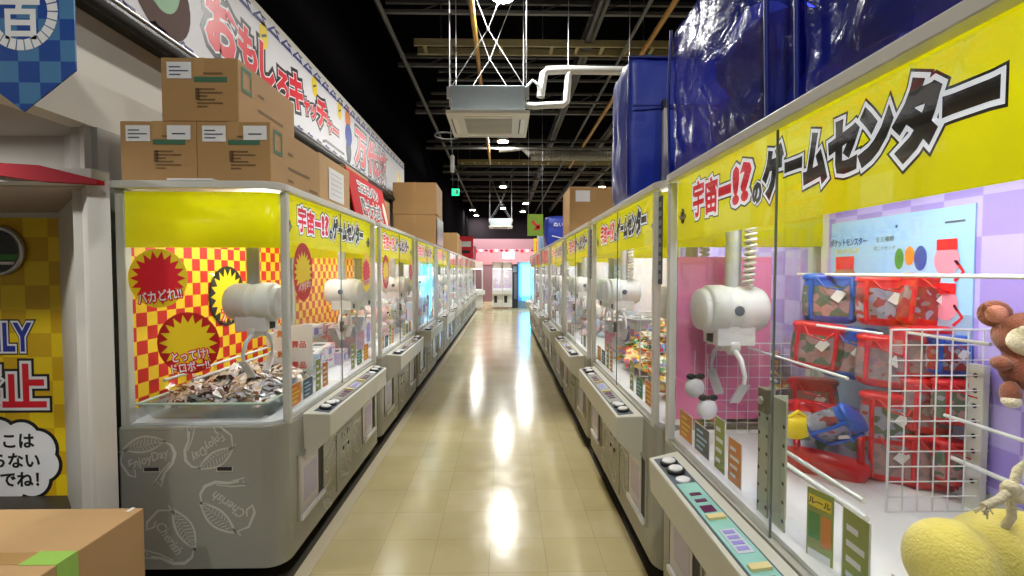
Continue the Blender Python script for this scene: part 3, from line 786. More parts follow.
heap('L', 0, 150, -.78, -.16, .15, .66, lambda a, b: .17*max(.3, 1-(a*a+b*b)*.45), pk0, 'small foil snack packet heaped in the clear tray of the nearest left machine', 'snack', 'foil snack packets in the clear tray')
# magazine-like boxed figures lying on the far half of machine L0
def figure_box(name, w, h, d, m):
    q = MB(); q.box(-w/2, -d/2, 0, w/2, d/2, h, m)
    A = Art(q, (0, -d/2, h/2), (1, 0, 0), (0, 0, 1)); A.rect(-w*.4, -h*.4, w*.4, h*.4, inkw_m, 0); A.rect(-w*.3, -h*.3, w*.06, h*.3, lav_m, 1); A.rect(w*.1, h*.05, w*.34, h*.24, pink_m, 1)
    A = Art(q, (0, 0, h), (1, 0, 0), (0, 1, 0)); A.rect(-w*.4, -d*.4, w*.4, d*.4, inkw_m, 0); A.rect(-w*.3, -d*.25, w*.1, d*.25, slate_m, 1)
    return q.build(name, bevel=.003)
fb = figure_box('prize_box', .26, .09, .17, boxprint_m)
spots = [(.14, .3, .812, .1), (.14, .3, .904, .25), (.43, .36, .812, -.1), (.71, .32, .812, .15), (.45, .34, .904, .1), (.68, .53, 1.03, 0), (.3, .53, 1.03, .06)]
for i, (u, dd, z, r) in enumerate(spots):
    o = fb if i == 0 else fb.copy()
    if i: C.objects.link(o)
    o.location = loc2w('L', 0, u, dd, z); o.rotation_euler = (0, 0, PI/2+r)
    tag(o, 'flat white prize box lying in the far half of the nearest left machine', 'box', 'flat prize boxes in the nearest left machine')

# soft toy prototype for the farther machines
def bear(name):
    root = empty(name)
    q = MB(); q.ball((0, 0, .085), (.075, .065, .085), pastel_m).ball((0, -.03, .075), (.05, .05, .055), pastel_m); q.build('body', root)
    q = MB(); q.ball((0, -.005, .215), (.08, .07, .072), pastel_m); q.ball((0, -.062, .2), (.03, .022, .022), cplush_m)
    q.ball((-.03, -.07, .228), .008, black_m, 8).ball((.03, -.07, .228), .008, black_m, 8).ball((0, -.083, .206), .008, black_m, 8); q.build('head', root)
    for s in (-1, 1):
        q = MB(); q.ball((s*.06, 0, .275), (.028, .016, .028), pastel_m, 12); q.build('ear', root)
        q = MB(); q.ball((s*.08, -.03, .12), (.024, .05, .026), pastel_m, 12); q.build('arm', root)
        q = MB(); q.ball((s*.05, -.075, .03), (.03, .055, .03), pastel_m, 12); q.build('leg', root)
    return root
def carton(w, h, d):
    return figure_box('prize_box', w, h, d, boxprint_m)
bear0 = bear('plush_toy'); box0 = carton(.2, .26, .14)
bused = xused = 0
table = {}
def place(row, k, kind, u, dd, z, r, s, label, cat, group):
    global bused, xused
    if kind == 'b':
        o = bear0 if not bused else copy_tree(bear0); bused = 1
    else:
        if not xused: o = box0; xused = 1
        else: o = box0.copy(); C.objects.link(o)
    o.location = loc2w(row, k, u, dd, z); o.rotation_euler = (0, 0, rotz(row)+r); o.scale = (s, s, s)
    tag(o, label, cat, group)
for row, ks in (('L', range(1, NL)), ('R', range(2, NR))):
    rw = 'left' if row == 'L' else 'right'
    for k in ks:
        for hx in (-1, 1):
            kind = 'bx'[(k+(hx > 0)) % 2]
            where = f'inside the {ORD[k]} machine of the {rw} row'
            n = 5 if k < 5 else 3
            for i in range(n):
                u = hx*(.18+.62*(i+.5)/n); dd = .32+.3*((i*2+k) % 3)/2
                if kind == 'b':
                    place(row, k, 'b', u, dd, .812, random.uniform(-.5, .5), random.uniform(1.0, 1.35), 'pastel soft toy '+where, 'soft toy', f'soft toys {where}')
                else:
                    place(row, k, 'x', u, dd, .812, random.uniform(-.4, .4), random.uniform(.9, 1.3), 'printed prize box '+where, 'box', f'prize boxes {where}')
# heap of colourful sweets, second right machine
pk1 = packet('snack_pack', .15, .12, .05, candy_m)
heap('R', 1, 220, -.82, .82, .2, .74, lambda a, b: .66*max(0, 1-.65*(a+.2)**2)*max(.15, .5+.5*b), pk1, 'colourful snack pack heaped inside the second machine of the right row', 'snack', 'snack packs heaped in the second right machine')
def grid(name, w, h, cell, m, r=.0022):
    q = MB(); n = round(w/cell); k = round(h/cell)
    for i in range(n+1): q.tube([(-w/2+i*w/n, 0, 0), (-w/2+i*w/n, 0, h)], r, m, 6)
    for j in range(k+1): q.tube([(-w/2, 0, j*h/k), (w/2, 0, j*h/k)], r, m, 6)
    q.tube([(-w/2, 0, 0), (-w/2, 0, h)], r*1.7, m, 6); q.tube([(w/2, 0, 0), (w/2, 0, h)], r*1.7, m, 6); q.tube([(-w/2, 0, h), (w/2, 0, h)], r*1.7, m, 6)
    return q.build(name)
g = grid('wire_grid', .4, .5, .05, chrome_m); g.location = loc2w('R', 1, .25, .3, .812); g.rotation_euler = (0, 0, 0)
tag(g, 'white wire grid standing among the heaped snack packs', 'wire grid')

# --- inside the nearest right machine
g = grid('wire_grid', .34, .57, .0475, chrome_m); g.location = (1.365, 1.40, .812); tag(g, 'white wire grid standing in front of the red pouches', 'wire grid')
R0 = right[0]
g = grid('wire_grid', .5, .42, .05, chrome_m, .0016); g.location = (1.18, 2.10, .812); tag(g, 'fine white wire grid in front of the pink sheet behind the claw', 'wire grid')
q = MB(); q.box(-.893+.05, .06, .87, -.893+.056, .5, 1.63, pinksheet_m)
o = q.build('side_sheet', R0)
# product poster on the back wall
q = MB(); yb = DP-.037
u0, u1 = -.81, -.16
q.box(u0, yb-.004, .98, u1, yb, 1.78, sky_m); po = q.build('product_poster', R0)
q = MB(); A = Art(q, (u0, yb-.004, .98), (1, 0, 0), (0, 0, 1)); W = u1-u0
A.rect(0, 0, W, .44, mat('poster_grey_blue', (150, 176, 214), .4), 0)
A.text('ポケットモンスター', .034, .105, .71, blue_m, 1, .04, 0, .7); A.text('クリアバッグ', .026, .1, .67, inky_m, 1, .03, 0, .9)
A.text('全五種類', .022, .3, .71, slate_m, 1, .0, 0, 1); A.text('約二十センチ', .018, .3, .675, slate_m, 1, .0, 0, 1)
def jar(a, b, s, lid, body):
    A.disc(a, b, .045*s, body, 2, .055*s); A.rect(a-.036*s, b+.035*s, a+.036*s, b+.072*s, lid, 3); A.strip([(a+.03*s, b), (a+.06*s, b-.04*s), (a+.03*s, b-.07*s)], .01*s, lid, 2)
jar(.09, .54, 1.5, red_m, mat('poster_brown', (170, 112, 84), .5)); jar(.56, .62, 1.0, red_m, pink_m); jar(.56, .47, 1.0, red_m, pink_m); jar(.56, .3, 1.0, blue_m, sky_m); jar(.56, .17, 1.0, blue_m, inky_m)
for a, b_, w, h, m in ((.2, .5, .07, .1, orange_m), (.29, .5, .1, .1, mat('poster_tan', (214, 140, 90), .5)), (.37, .63, .04, .08, green_m), (.415, .64, .04, .07, orange_m), (.46, .63, .05, .09, blue_m), (.37, .5, .035, .07, inky_m), (.43, .5, .05, .08, pink_m), (.475, .49, .04, .08, lav_m), (.39, .3, .08, .07, slate_m), (.46, .29, .06, .08, purple_m), (.4, .17, .06, .07, orange_m), (.46, .16, .07, .08, slate_m)):
    A.disc(a, b_, w/2, m, 1, h/2)
A.rect(.35, .75, .36, .76, blue_m, 1); A.rect(.55, .745, .62, .752, slate_m, 1)
q.build('poster_print', po)
# lower notice on the back wall, nearer end
q = MB(); q.box(.0, yb-.004, .95, .36, yb, 1.23, mat('notice_pale', (226, 220, 214), .5)); no = q.build('product_poster', R0)
q = MB(); A = Art(q, (.0, yb-.004, .95), (1, 0, 0), (0, 0, 1)); A.disc(.16, .14, .1, mat('notice_ring', (206, 176, 150), .5), 0); A.disc(.16, .14, .08, cplush_m, 1); A.rect(.14, .04, .3, .16, slate_m, 2); q.build('poster_print', no)
# perforated upright behind the door joint, and one at the back wall
def upright(u, dd, z0, z1, w):
    q = MB(); q.box(u-w/2, dd, z0, u+w/2, dd+.004, z1, mat('upright_grey', (176, 182, 164), .4)); q.box(u-w/2, dd, z0, u-w/2+.004, dd+.05, z1, MATS['upright_grey'])
    A = Art(q, (u, dd, 0), (1, 0, 0), (0, 0, 1), base=.0005); z = z0+.03
    while z < z1-.02:
        for a in (-.38, .38): A.disc(a*w, z, .006, inkb_m, 0, n=10)
        z += .055
    q.build('perforated_upright', R0, bevel=.0)
upright(-.10, .052, .81, 1.2, .055); upright(-.03, .056, .81, 1.19, .075)
q = MB(); q.box(-.14, DP-.07, .81, -.09, DP-.05, 1.27, frame_m); A = Art(q, (-.115, DP-.07, 0), (1, 0, 0), (0, 0, 1), base=.0005)
for k in range(8): A.disc(0, .9+k*.048, .008, inkb_m, 0, n=10)
q.build('perforated_upright', R0)
# rods
for c in kids(R0):
    if c.name.startswith('prize_rod'): bpy.data.objects.remove(c)
def rod(a, b, r=.0075):
    q = MB(); q.tube([a, b], r*.72, chrome_m, 10)
    o = q.build('prize_rod'); o.parent = R0
    o.matrix_parent_inverse = (Matrix.Translation((XR, Y1R, 0)) @ Matrix.Rotation(-PI/2, 4, 'Z')).inverted()
rod((1.3, 2.02, 1.55), (1.22, .75, 1.548), .009); rod((1.1, 2.05, 1.22), (1.1, 1.45, 1.22)); rod((1.4, 1.62, 1.35), (1.4, 1.3, 1.352), .008)
rod((.85, 1.42, 1.02), (.85, 1.06, 1.02), .009); rod((.89, 1.45, .955), (.89, 1.1, .955), .012); rod((1.42, 1.45, 1.1), (1.42, .7, 1.1), .008); rod((1.45, 1.5, .96), (1.45, .8, .955), .01)
rod((1.18, 1.72, 1.36), (1.32, 1.58, 1.345), .007)

def pouch(name, main, w=.25, h=.25, dpt=.12):
    root = empty(name)
    q = MB(); n = 20; prof = []
    def loop(z, s):
        return [(w/2*s*math.copysign(abs(math.cos(2*PI*k/n))**.55, math.cos(2*PI*k/n)), dpt/2*s*math.copysign(abs(math.sin(2*PI*k/n))**.7, math.sin(2*PI*k/n)), z) for k in range(n)]
    lv = [(0, .72), (.012, .92), (h*.16, 1.0), (h*.5, 1.04), (h*.8, .99), (h*.95, .96)]
    vs = []
    for z, s in lv: vs += loop(z, s)
    fs = [(i*n+k, i*n+(k+1) % n, (i+1)*n+(k+1) % n, (i+1)*n+k) for i in range(len(lv)-1) for k in range(n)]
    nb = len(fs)
    q.add(vs, fs[:n*2], main, True); q.add(vs, fs[n*2:n*4], film_m, True); q.add(vs, fs[n*4:]+[tuple(range(n-1, -1, -1))], main, True)
    q.build('body', root)
    q = MB(); vs = []
    for z, s in ((h*.93, 1.03), (h*.96, 1.06), (h*1.03, 1.03), (h*1.06, .9), (h*1.07, .5)): vs += loop(z, s)
    q.add(vs, [(i*n+k, i*n+(k+1) % n, (i+1)*n+(k+1) % n, (i+1)*n+k) for i in range(4) for k in range(n)]+[tuple(range(4*n, 5*n))], main, True); q.build('lid', root)
    for s in (-1, 1):
        q = MB(); q.tube([(s*w*.36, -dpt*.5, h*.95), (s*w*.37, -dpt*.56, h*.5), (s*w*.35, -dpt*.48, h*.1)], .011, main, 8); q.build('side_trim', root)
    q = MB(); q.tube([(-w*.3, -dpt*.3, h*1.04), (-w*.15, -dpt*.9, h*.8), (w*.15, -dpt*.95, h*.72), (w*.3, -dpt*.5, h*.9)], .005, main, 6); q.build('strap', root)
    q = MB(); T = Matrix.Translation((w*.12, -dpt*.64, h*.6)) @ Matrix.Rotation(.6, 4, 'Y'); q.box(-.022, -.001, -.03, .022, .001, .03, paper_m, T); q.build('paper_tag', root)
    return root
pr = pouch('red_pouch', redbag_m); pb_ = pouch('blue_pouch', bluebag_m)
def pp(protop, first, x, y, z, rx, ry, rz, s, label):
    o = protop if first else copy_tree(protop)
    o.location = (x, y, z); o.rotation_euler = (rx, ry, rz); o.scale = (s, s, s)
    tag(o, label, 'pouch', 'red clear pouches' if protop is pr else 'blue clear pouches'); return o
pp(pr, True, 1.424, 1.7, 1.361, 0, 0.0, -0.5, 0.7, 'top red pouch of the column hung straight under the rod')
pp(pr, False, 1.501, 1.62, 1.365, 0, 0.1, -0.3, 0.7, 'top red pouch of the column nearest the wire grid, upper end of it')
pp(pr, False, 1.384, 1.65, 1.145, 0, 0.05, -0.5, 0.7, 'second red pouch down in the column under the rod')
pp(pr, False, 1.47, 1.58, 1.186, 0, -0.05, -0.4, 0.7, 'second red pouch down behind the upper left of the wire grid')
pp(pr, False, 1.387, 1.62, 0.942, 0, 0, -0.45, 0.7, 'third red pouch down beside the wire grid edge')
pp(pr, False, 1.475, 1.56, 1.006, 0, 0.04, -0.3, 0.7, 'third red pouch down behind the middle of the wire grid')
pp(pr, False, 1.482, 1.47, 1.065, 0, 0, -0.2, 0.55, 'red pouch behind the right half of the wire grid by the upright')
pp(pr, False, 1.392, 1.62, 0.812, 0, 0, -0.5, 0.7, 'bottom red pouch on the play field beside the wire grid')
pp(pr, False, 1.481, 1.56, 0.813, 0, 0, -0.35, 0.7, 'bottom red pouch behind the middle of the wire grid')
pp(pr, False, 1.498, 1.48, 0.862, 0, 0, -0.2, 0.55, 'bottom red pouch behind the right half of the wire grid')
pp(pr, False, 1.245, 1.82, 1.174, 0, 0.08, -0.7, 0.7, 'red pouch with a white tag left of the lower blue pouch')
pp(pr, False, 1.305, 1.9, 0.93, 0, -0.06, -0.6, 0.7, 'dull red pouch at the back below the tagged red pouch')
pp(pr, False, 1.17, 1.64, .83, -1.0, .1, -.5, 1.1, 'large red pouch lying on its back on the white play field')
pp(pb_, True, 1.323, 1.85, 1.355, 0, 0, -0.55, 0.75, 'upper blue pouch hanging from the left end of the rod')
pp(pb_, False, 1.346, 1.78, 1.147, 0, 0.05, -0.5, 0.75, 'middle blue pouch just under the upper blue one')
pp(pb_, False, 1.479, 1.5, 1.219, 0, 0, -0.2, 0.5, 'blue pouch behind the top of the wire grid')
pp(pb_, False, 1.13, 1.66, .975, .9, .5, .4, .6, 'small blue pouch tipped over on top of the lying red pouch')
q = MB(); q.ball((0, 0, 0), (.06, .03, .045), inky_m, 16); q.tube([(-.04, 0, .03), (0, -.01, .06), (.04, 0, .03)], .007, inky_m)
o = q.build('yellow_purse'); o.location = (1.06, 1.64, 1.0); tag(o, 'small yellow purse lying beside the tipped blue pouch', 'purse')
# round charms hung near the claw
for i, (x, y, z, c) in enumerate(((.83, 1.98, 1.06, 'small round white charm with a black bow hung by the glass'), (.85, 1.9, .99, 'lower round white charm with a black bow'))):
    q = MB(); q.ball((0, 0, 0), (.042, .03, .045), mat('charm_white', (222, 222, 230), .4), 16); r0 = q.build('round_charm'); r0.location = (x, y, z); tag(r0, c, 'charm')
    q = MB(); q.ball((-.022, -.01, .05), (.02, .01, .014), black_m, 10).ball((.022, -.01, .05), (.02, .01, .014), black_m, 10).ball((0, -.012, .05), .009, black_m, 8); q.build('bow', r0)
    q = MB(); q.tube([(0, 0, .05), (.0, 0, 1.22-z)], .0015, chrome_m, 5); q.build('string', r0)
# yellow plush in the foreground corner
yp = empty('yellow_plush', (1.03, .95, .825))
q = MB(); q.ball((-.075, .0, .115), (.085, .085, .09), yplush_m, 24); q.ball((.1, .02, .12), (.15, .11, .085), yplush_m, 24); q.ball((.02, .0, .12), (.1, .09, .08), yplush_m, 20)
q.build('body', yp, remesh=.009)
q = MB(); q.ball((-.125, -.075, .045), (.055, .05, .042), yplush_m, 20); q.build('paw', yp)
q = MB(); q.ball((.16, -.06, .03), (.07, .05, .035), yplush_m, 20); q.build('paw', yp)
q = MB(); q.add([(.0, -.1, .15), (.06, -.112, .13), (.13, -.1, .1), (.07, -.108, .06), (.02, -.11, .075), (.0, -.085, .15), (.06, -.097, .13), (.13, -.085, .1), (.07, -.093, .06), (.02, -.095, .075)],
               [(0, 4, 3, 2, 1), (5, 6, 7, 8, 9), (0, 1, 6, 5), (1, 2, 7, 6), (2, 3, 8, 7), (3, 4, 9, 8), (4, 0, 5, 9)], yplush_m, True); q.build('felt_flap', yp, subsurf=2)
tag(yp, 'yellow plush toy lying on the play field below a knotted rope', 'soft toy')
q = MB(); q.tube([(1.27, .95, 1.27), (1.085, .945, 1.14), (1.07, .94, 1.105), (1.03, .93, 1.085), (1.0, .93, 1.072)], .0085, rope_m, 8)
q.ball((1.068, .94, 1.102), (.019, .018, .02), rope_m, 10).ball((1.075, .935, 1.09), .015, rope_m, 10)
q.tube([(1.066, .94, 1.095), (1.06, .93, 1.05), (1.055, .94, 1.02)], .008, rope_m, 8)
for k in range(9): q.tube([(1.007, .93, 1.075), (.993+random.uniform(-.012, .012), .925+random.uniform(-.01, .01), 1.062+random.uniform(-.014, .012))], .002, rope_m, 5)
tag(q.build('knotted_rope'), 'cream knotted rope with a frayed end above the yellow plush', 'rope')
# brown bear at the frame edge
bb = empty('brown_plush', (1.39, 1.2, 1.243)); bb.rotation_euler = (0, 0, -.55); bb.scale = (.74, .74, .74)
q = MB(); q.ball((0, 0, .08), (.075, .06, .08), bplush_m, 20).ball((0, .0, .2), (.095, .075, .085), bplush_m, 24); q.build('body', bb, remesh=.009)
q = MB(); q.ball((.0, -.045, .19), (.07, .042, .06), cplush_m, 20); q.ball((-.025, -.083, .21), .009, black_m, 10).ball((.035, -.082, .21), .009, black_m, 10).ball((.003, -.09, .19), (.012, .008, .009), black_m, 10); q.build('face_patch', bb)
for s in (-1, 1):
    q = MB(); q.ball((s*.085, 0, .275), (.05, .024, .05), bplush_m, 16).ball((s*.085, -.014, .275), (.034, .014, .034), eplush_m, 16); q.build('ear', bb)
    q = MB(); q.ball((s*.075, -.04, .1), (.03, .04, .026), bplush_m, 14); q.build('arm', bb)
    q = MB(); q.ball((s*.05, -.045, -.005), (.03, .035, .045), bplush_m, 14).ball((s*.05, -.055, -.03), (.028, .03, .025), cplush_m, 14); q.build('leg', bb)
MB().tube([(0, 0, .28), (0, .0, .87)], .002, chrome_m, 5).build('string', bb)
tag(bb, 'brown plush bear with a cream face hanging by the back wall', 'soft toy')
# price card standing on the field
q = MB(); q.box(-.035, 0, 0, .035, .002, .2, mat('card_green', (150, 160, 70), .5)); A = Art(q, (0, 0, 0), (1, 0, 0), (0, 0, 1))
A.rect(-.03, .155, .03, .185, inky_m, 0); A.rect(-.03, .07, .0, .14, green_m, 0); A.rect(.005, .06, .03, .14, orange_m, 0); A.text('ルール', .02, 0, .17, inkb_m, 1, .03); A.rect(-.03, .01, .03, .04, inkw_m, 0)
o = q.build('rule_card', bevel=0); o.location = (.82, 1.165, .792); o.rotation_euler = (0, 0, -PI/2+.35); tag(o, 'small green rule card standing inside the glass near the yellow plush', 'card')

# ------------------------------------------------------------------ cartons
def carton_box(name, w, d, h, m, label, loc, rz=0, prints=True, cat='cardboard box', group=None):
    root = empty(name, loc, rz)
    q = MB(); q.box(0, 0, 0, w, d, h, m); q.build('carton', root, bevel=.004)
    q = MB(); q.box(w/2-.025, -.0008, h*.72, w/2+.025, .001, h+.0008, tape_m); q.box(w/2-.025, 0, h, w/2+.025, d, h+.0008, tape_m); q.build('tape', root)
    if prints:
        q = MB(); A = Art(q, (0, 0, 0), (1, 0, 0), (0, 0, 1))
        A.rect(w*.43, h*.62, w*.86, h*.70, cgreen_m, 1)
        for k in range(6): A.rect(w*.46, h*(.22+.055*k), w*(.6+.2*((k*5) % 3)/2), h*(.245+.055*k), cink_m, 1)
        A.rect(w*.44, h*.34, w*.5, h*.52, cink_m, 1); A.rect(w*.55, h*.74, w*.8, h*.77, cink_m, 1)
        A = Art(q, (w, 0, 0), (0, 1, 0), (0, 0, 1))
        for a0, b0, a1, b1 in ((.05, .52, .2, .58), (.05, .86, .2, .92), (.05, .58, .07, .86), (.18, .58, .2, .86)): A.rect(d*a0, h*b0, d*a1, h*b1, cgreen_m, 1)
        for a0, b0, l_ in ((.3, .62, .1), (.3, .36, .45), (.3, .14, .1), (.74, .12, .2)): A.rect(d*a0, h*b0, d*(a0+l_), h*(b0+.045), cink_m, 1)
        q.build('carton_print', root)
        q = MB(); A = Art(q, (0, 0, 0), (1, 0, 0), (0, 0, 1)); A.rect(w*.08, h*.67, w*.4, h*.93, paper_m, 2)
        for k in range(3): A.rect(w*.11, h*(.72+.06*k), w*(.26+.1*(k % 2)), h*(.74+.06*k), slate_m, 3)
        q.build('shipping_label', root)
    tag(root, label, cat, group); return root
Yb = 2.35; zt = 2.004
gb = 'cartons stacked on the nearest left machine'
b1 = carton_box('cardboard_box', .37, .6, .30, cardd_m, 'lower cardboard box with two labels nearest the white wall', (-1.888, Yb, zt), 0, group=gb)
b2 = carton_box('cardboard_box', .36, .62, .30, cardd_m, 'lower cardboard box with two labels on the aisle side', (-1.515, Yb, zt), .0, group=gb)
b3 = carton_box('cardboard_box', .375, .62, .31, cardd_m, 'top cardboard box resting across the two lower boxes', (-1.685, Yb+.005, zt+.302), .0, group=gb)
for r in (b1, b2):
    q = MB(); A = Art(q, (0, 0, 0), (1, 0, 0), (0, 0, 1)); A.rect(.23, .21, .345, .28, paper_m, 2); A.rect(.255, .235, .32, .242, slate_m, 3); q.build('shipping_label', r)
q = MB(); q.box(-1.62, 2.285, 2.003, -1.4, 2.33, 2.012, paper_m); tag(q.build('paper_slip'), 'white paper slip under the boxes at the front rail', 'paper')
b4 = carton_box('cardboard_box', .3, .6, .34, card_m, 'cardboard box with a white paper sheet taped on its side', (-1.5, 3.08, zt), 0, False)
q = MB(); A = Art(q, (.3, 0, 0), (0, 1, 0), (0, 0, 1)); A.rect(.16, .06, .46, .28, paper_m, 2)
for k in range(5): A.rect(.2, .1+k*.035, .42, .106+k*.035, mat('faint_ink', (190, 196, 206), .6), 3)
q.build('paper_sheet', b4)
b5 = carton_box('cardboard_box', .34, .62, .42, card_m, 'tan cardboard box behind the red poster board', (-1.6, 3.78, zt), 0, False)
b6 = carton_box('cardboard_box', .34, .62, .32, cardd_m, 'low tan cardboard box near the far end of the red board', (-1.6, 4.6, zt), 0, False)
b7 = carton_box('cardboard_box', .72, .9, .54, cardd_m, 'large brown carton under another in the tall wrapped stack', (-1.87, 8.0, zt), 0, False)
b8 = carton_box('cardboard_box', .74, .9, .54, cardd_m, 'large brown carton on top of the tall wrapped stack', (-1.88, 8.0, zt+.545), .02, False)
for r in (b7, b8):
    q = MB(); A = Art(q, (.73, 0, 0), (0, 1, 0), (0, 0, 1), base=.008); A.rect(.05, .03, .85, .5, mat('stretch_film', (206, 206, 208), .2, noise=.2, nscale=20), 0); q.build('film_wrap', r)
b9 = carton_box('cardboard_box', .5, .7, .6, cardd_m, 'lone brown carton beyond the tall stack on the left row', (-1.72, 12.4, zt), 0, False)
b10 = carton_box('cardboard_box', .5, .7, .5, cardd_m, 'farthest brown carton on the left row', (-1.75, 13.4, zt), 0, False)
b11 = carton_box('cardboard_box', .56, .6, .55, cardd_m, 'brown carton with a white label on the right row', (.78, 5.45, zt), 0, False)
q = MB(); A = Art(q, (0, 0, 0), (1, 0, 0), (0, 0, 1)); A.rect(.07, .38, .24, .51, paper_m, 2); q.build('shipping_label', b11)
# red poster board leaning
pb = empty('poster_board', (-1.17, 3.74, zt)); pb.rotation_euler = (-0, 0, PI/2)
T = Matrix.Rotation(-.2, 4, 'X')
q = MB(); q.box(0, 0, 0, 1.12, .012, .40, mat('board_red', (196, 10, 22), .6, spec=.1), T); q.build('board', pb)
q = MB(); A = Art(q, (0, 0, 0), T.to_3x3() @ Vector((1, 0, 0)), T.to_3x3() @ Vector((0, 0, 1)))
A.outlined('コエモンリン', .115, .55, .29, inkb_m, 0, .95, 0, .07, 0, .055); A.outlined('階大木城', .155, .55, .12, inkb_m, 0, 1.05, 0, .055, 0, .035)
A.disc(1.02, .14, .06, cplush_m, 0, .12); q.build('lettering', pb)
tag(pb, 'red poster board with outlined lettering leaning on the left row boxes', 'poster')
# foreground carton with green tape
fb_ = empty('cardboard_box', (-2.45, 1.25, 0))
q = MB(); q.box(0, 0, 0, .91, .735, .55, card_m); q.build('carton', fb_, bevel=.004)
q = MB(); q.box(0, .38, .5502, .91, .384, .5508, dark_m); q.build('flap_seam', fb_)
q = MB(); q.box(0, .35, .5504, .80, .42, .5512, tape_m); q.build('clear_tape', fb_)
q = MB(); q.box(.78, .345, .551, .9115, .425, .5522, gtape_m); q.box(.9105, .345, .3, .9118, .425, .5522, gtape_m); q.build('green_tape', fb_)
q = MB(); q.box(.86, .70, .551, .875, .735, .552, paper_m); q.build('loose_tape', fb_)
tag(fb_, 'closed cardboard box with green tape on the floor in the foreground', 'cardboard box')

# ------------------------------------------------------------------ blue bags on the right row
def softbox(x0, y0, z0, x1, y1, z1, m, n=10, puff=.04, seed=0):
    rnd = random.Random(seed); q = MB(); vs = []; idx = {}; fs = []
    def V(i, j, k):
        if (i, j, k) not in idx:
            a, b, c = i/n, j/n, k/n
            p = [x0+(x1-x0)*a, y0+(y1-y0)*b, z0+(z1-z0)*c]
            A_ = lambda t: math.sin(PI*t)
            out = puff
            p[0] += (a*2-1 if i in (0, n) else 0)*out*A_(b)*A_(c); p[1] += (b*2-1 if j in (0, n) else 0)*out*A_(a)*A_(c); p[2] += (1 if k == n else 0)*out*A_(a)*A_(b)
            w = .012 if k else 0
            p[0] += rnd.uniform(-w, w); p[1] += rnd.uniform(-w, w); p[2] += rnd.uniform(-w, w)
            idx[(i, j, k)] = len(vs); vs.append(p)
        return idx[(i, j, k)]
    for a in range(n):
        for b_ in range(n):
            for s in (0, n):
                f1 = (V(s, a, b_), V(s, a+1, b_), V(s, a+1, b_+1), V(s, a, b_+1)); f2 = (V(a, s, b_), V(a+1, s, b_), V(a+1, s, b_+1), V(a, s, b_+1)); f3 = (V(a, b_, s), V(a+1, b_, s), V(a+1, b_+1, s), V(a, b_+1, s))
                fs += [f1 if s else f1[::-1], f2[::-1] if s else f2, f3 if s else f3[::-1]]
    q.add(vs, fs, m, True); return q
def bluebag(y0, y1, h, label, seed):
    r = empty('blue_vinyl_bag', (1.17, (y0+y1)/2, zt)); L_ = (y1-y0)/2
    softbox(-.37, -L_, 0, .37, L_, h, bluefilm_m, 10, .03, seed).build('film', r, subsurf=1)
    q = MB()
    for s in (-1, 1):
        q.tube([(-.385, s*(L_-.03), .02), (-.395, s*(L_-.03), h*.5), (-.385, s*(L_-.03), h-.02)], .007, mat('seam_navy', (22, 36, 120), .4), 6)
    q.build('seam', r)
    tag(r, label, 'bag', 'blue vinyl bags on the right row'); return r
bluebag(1.35, 2.22, .70, 'bulging blue vinyl bag of soft toys on the far end of the nearest right machine', 3)
bluebag(.45, 1.27, .75, 'second blue vinyl bag nearer the camera on the nearest right machine', 5)
balls = [(1.0, 1.68, 2.3, .2, (130, 30, 60)), (1.02, 2.0, 2.2, .13, (90, 60, 150)), (1.05, 1.9, 2.52, .13, (170, 160, 190)), (1.05, 1.55, 2.15, .1, (160, 150, 180)), (1.1, 1.5, 2.55, .14, (120, 40, 80)), (1.02, 1.02, 2.4, .22, (140, 34, 70)), (1.05, .7, 2.3, .18, (120, 60, 130)), (1.05, 1.05, 2.15, .1, (160, 150, 180)), (1.3, 2.0, 2.4, .2, (110, 100, 170)), (1.35, 1.6, 2.2, .18, (150, 40, 70)), (1.3, 1.6, 2.5, .17, (100, 90, 160)), (1.35, .8, 2.25, .2, (130, 110, 170)), (1.3, 1.0, 2.58, .16, (120, 40, 90)), (1.02, 2.02, 2.44, .1, (150, 60, 90))]
for i, (x, y, z, r, c) in enumerate(balls):
    q = MB(); q.ball((0, 0, 0), (r*.9, r, r*.92), mat('toy_%d_%d_%d' % c, c, .9), 20); q.ball((-.72*r, .25*r, .3*r), (r*.22, r*.26, r*.2), mat('toy_patch', (150, 130, 160), .9), 14)
    o = q.build('bagged_cushion'); o.location = (x, y, z); tag(o, 'round soft cushion seen dimly inside a blue vinyl bag', 'cushion', 'cushions inside the blue vinyl bags')
bg = empty('blue_storage_bag', (1.12, 2.83, zt))
softbox(-.36, 0, 0, .36, .42, .86, bluefab_m, 10, .03, 9).build('body', bg, subsurf=1)
q = MB(); q.tube([(-.36, -.005, .02), (-.37, -.015, .43), (-.36, -.005, .85), (.36, -.005, .85)], .008, MATS['seam_navy'], 6); q.tube([(-.34, -.035, .55), (-.1, -.045, .55), (.2, -.04, .55)], .005, MATS['seam_navy'], 6); q.build('piping', bg)
q = MB(); q.box(-.165, -.06, .1, -.135, -.03, .53, mat('strap_grey', (188, 186, 180), .6)); q.box(-.17, -.062, .53, -.13, -.03, .58, black_m); q.build('strap', bg)
q = MB(); q.tube([(-.18+.1*math.cos(PI*k/10), .2, .86+.09*math.sin(PI*k/10)) for k in range(11)], .012, slate_m, 8); q.build('handle', bg)
tag(bg, 'upright blue storage bag with a handle and grey strap on the right row', 'bag')
bg2 = empty('blue_storage_bag', (1.12, 8.3, zt)); softbox(-.34, 0, 0, .34, .6, .55, bluefab_m, 8, .03, 11).build('body', bg2, subsurf=1)
q = MB(); A = Art(q, (-.3, -.04, .3), (1, 0, 0), (0, 0, 1)); A.text('ぬいぐるみ', .09, .3, .1, inkw_m, 0); A.strip([(.05, -.1), (.3, -.16), (.5, -.1)], .015, inkw_m); q.build('lettering', bg2)
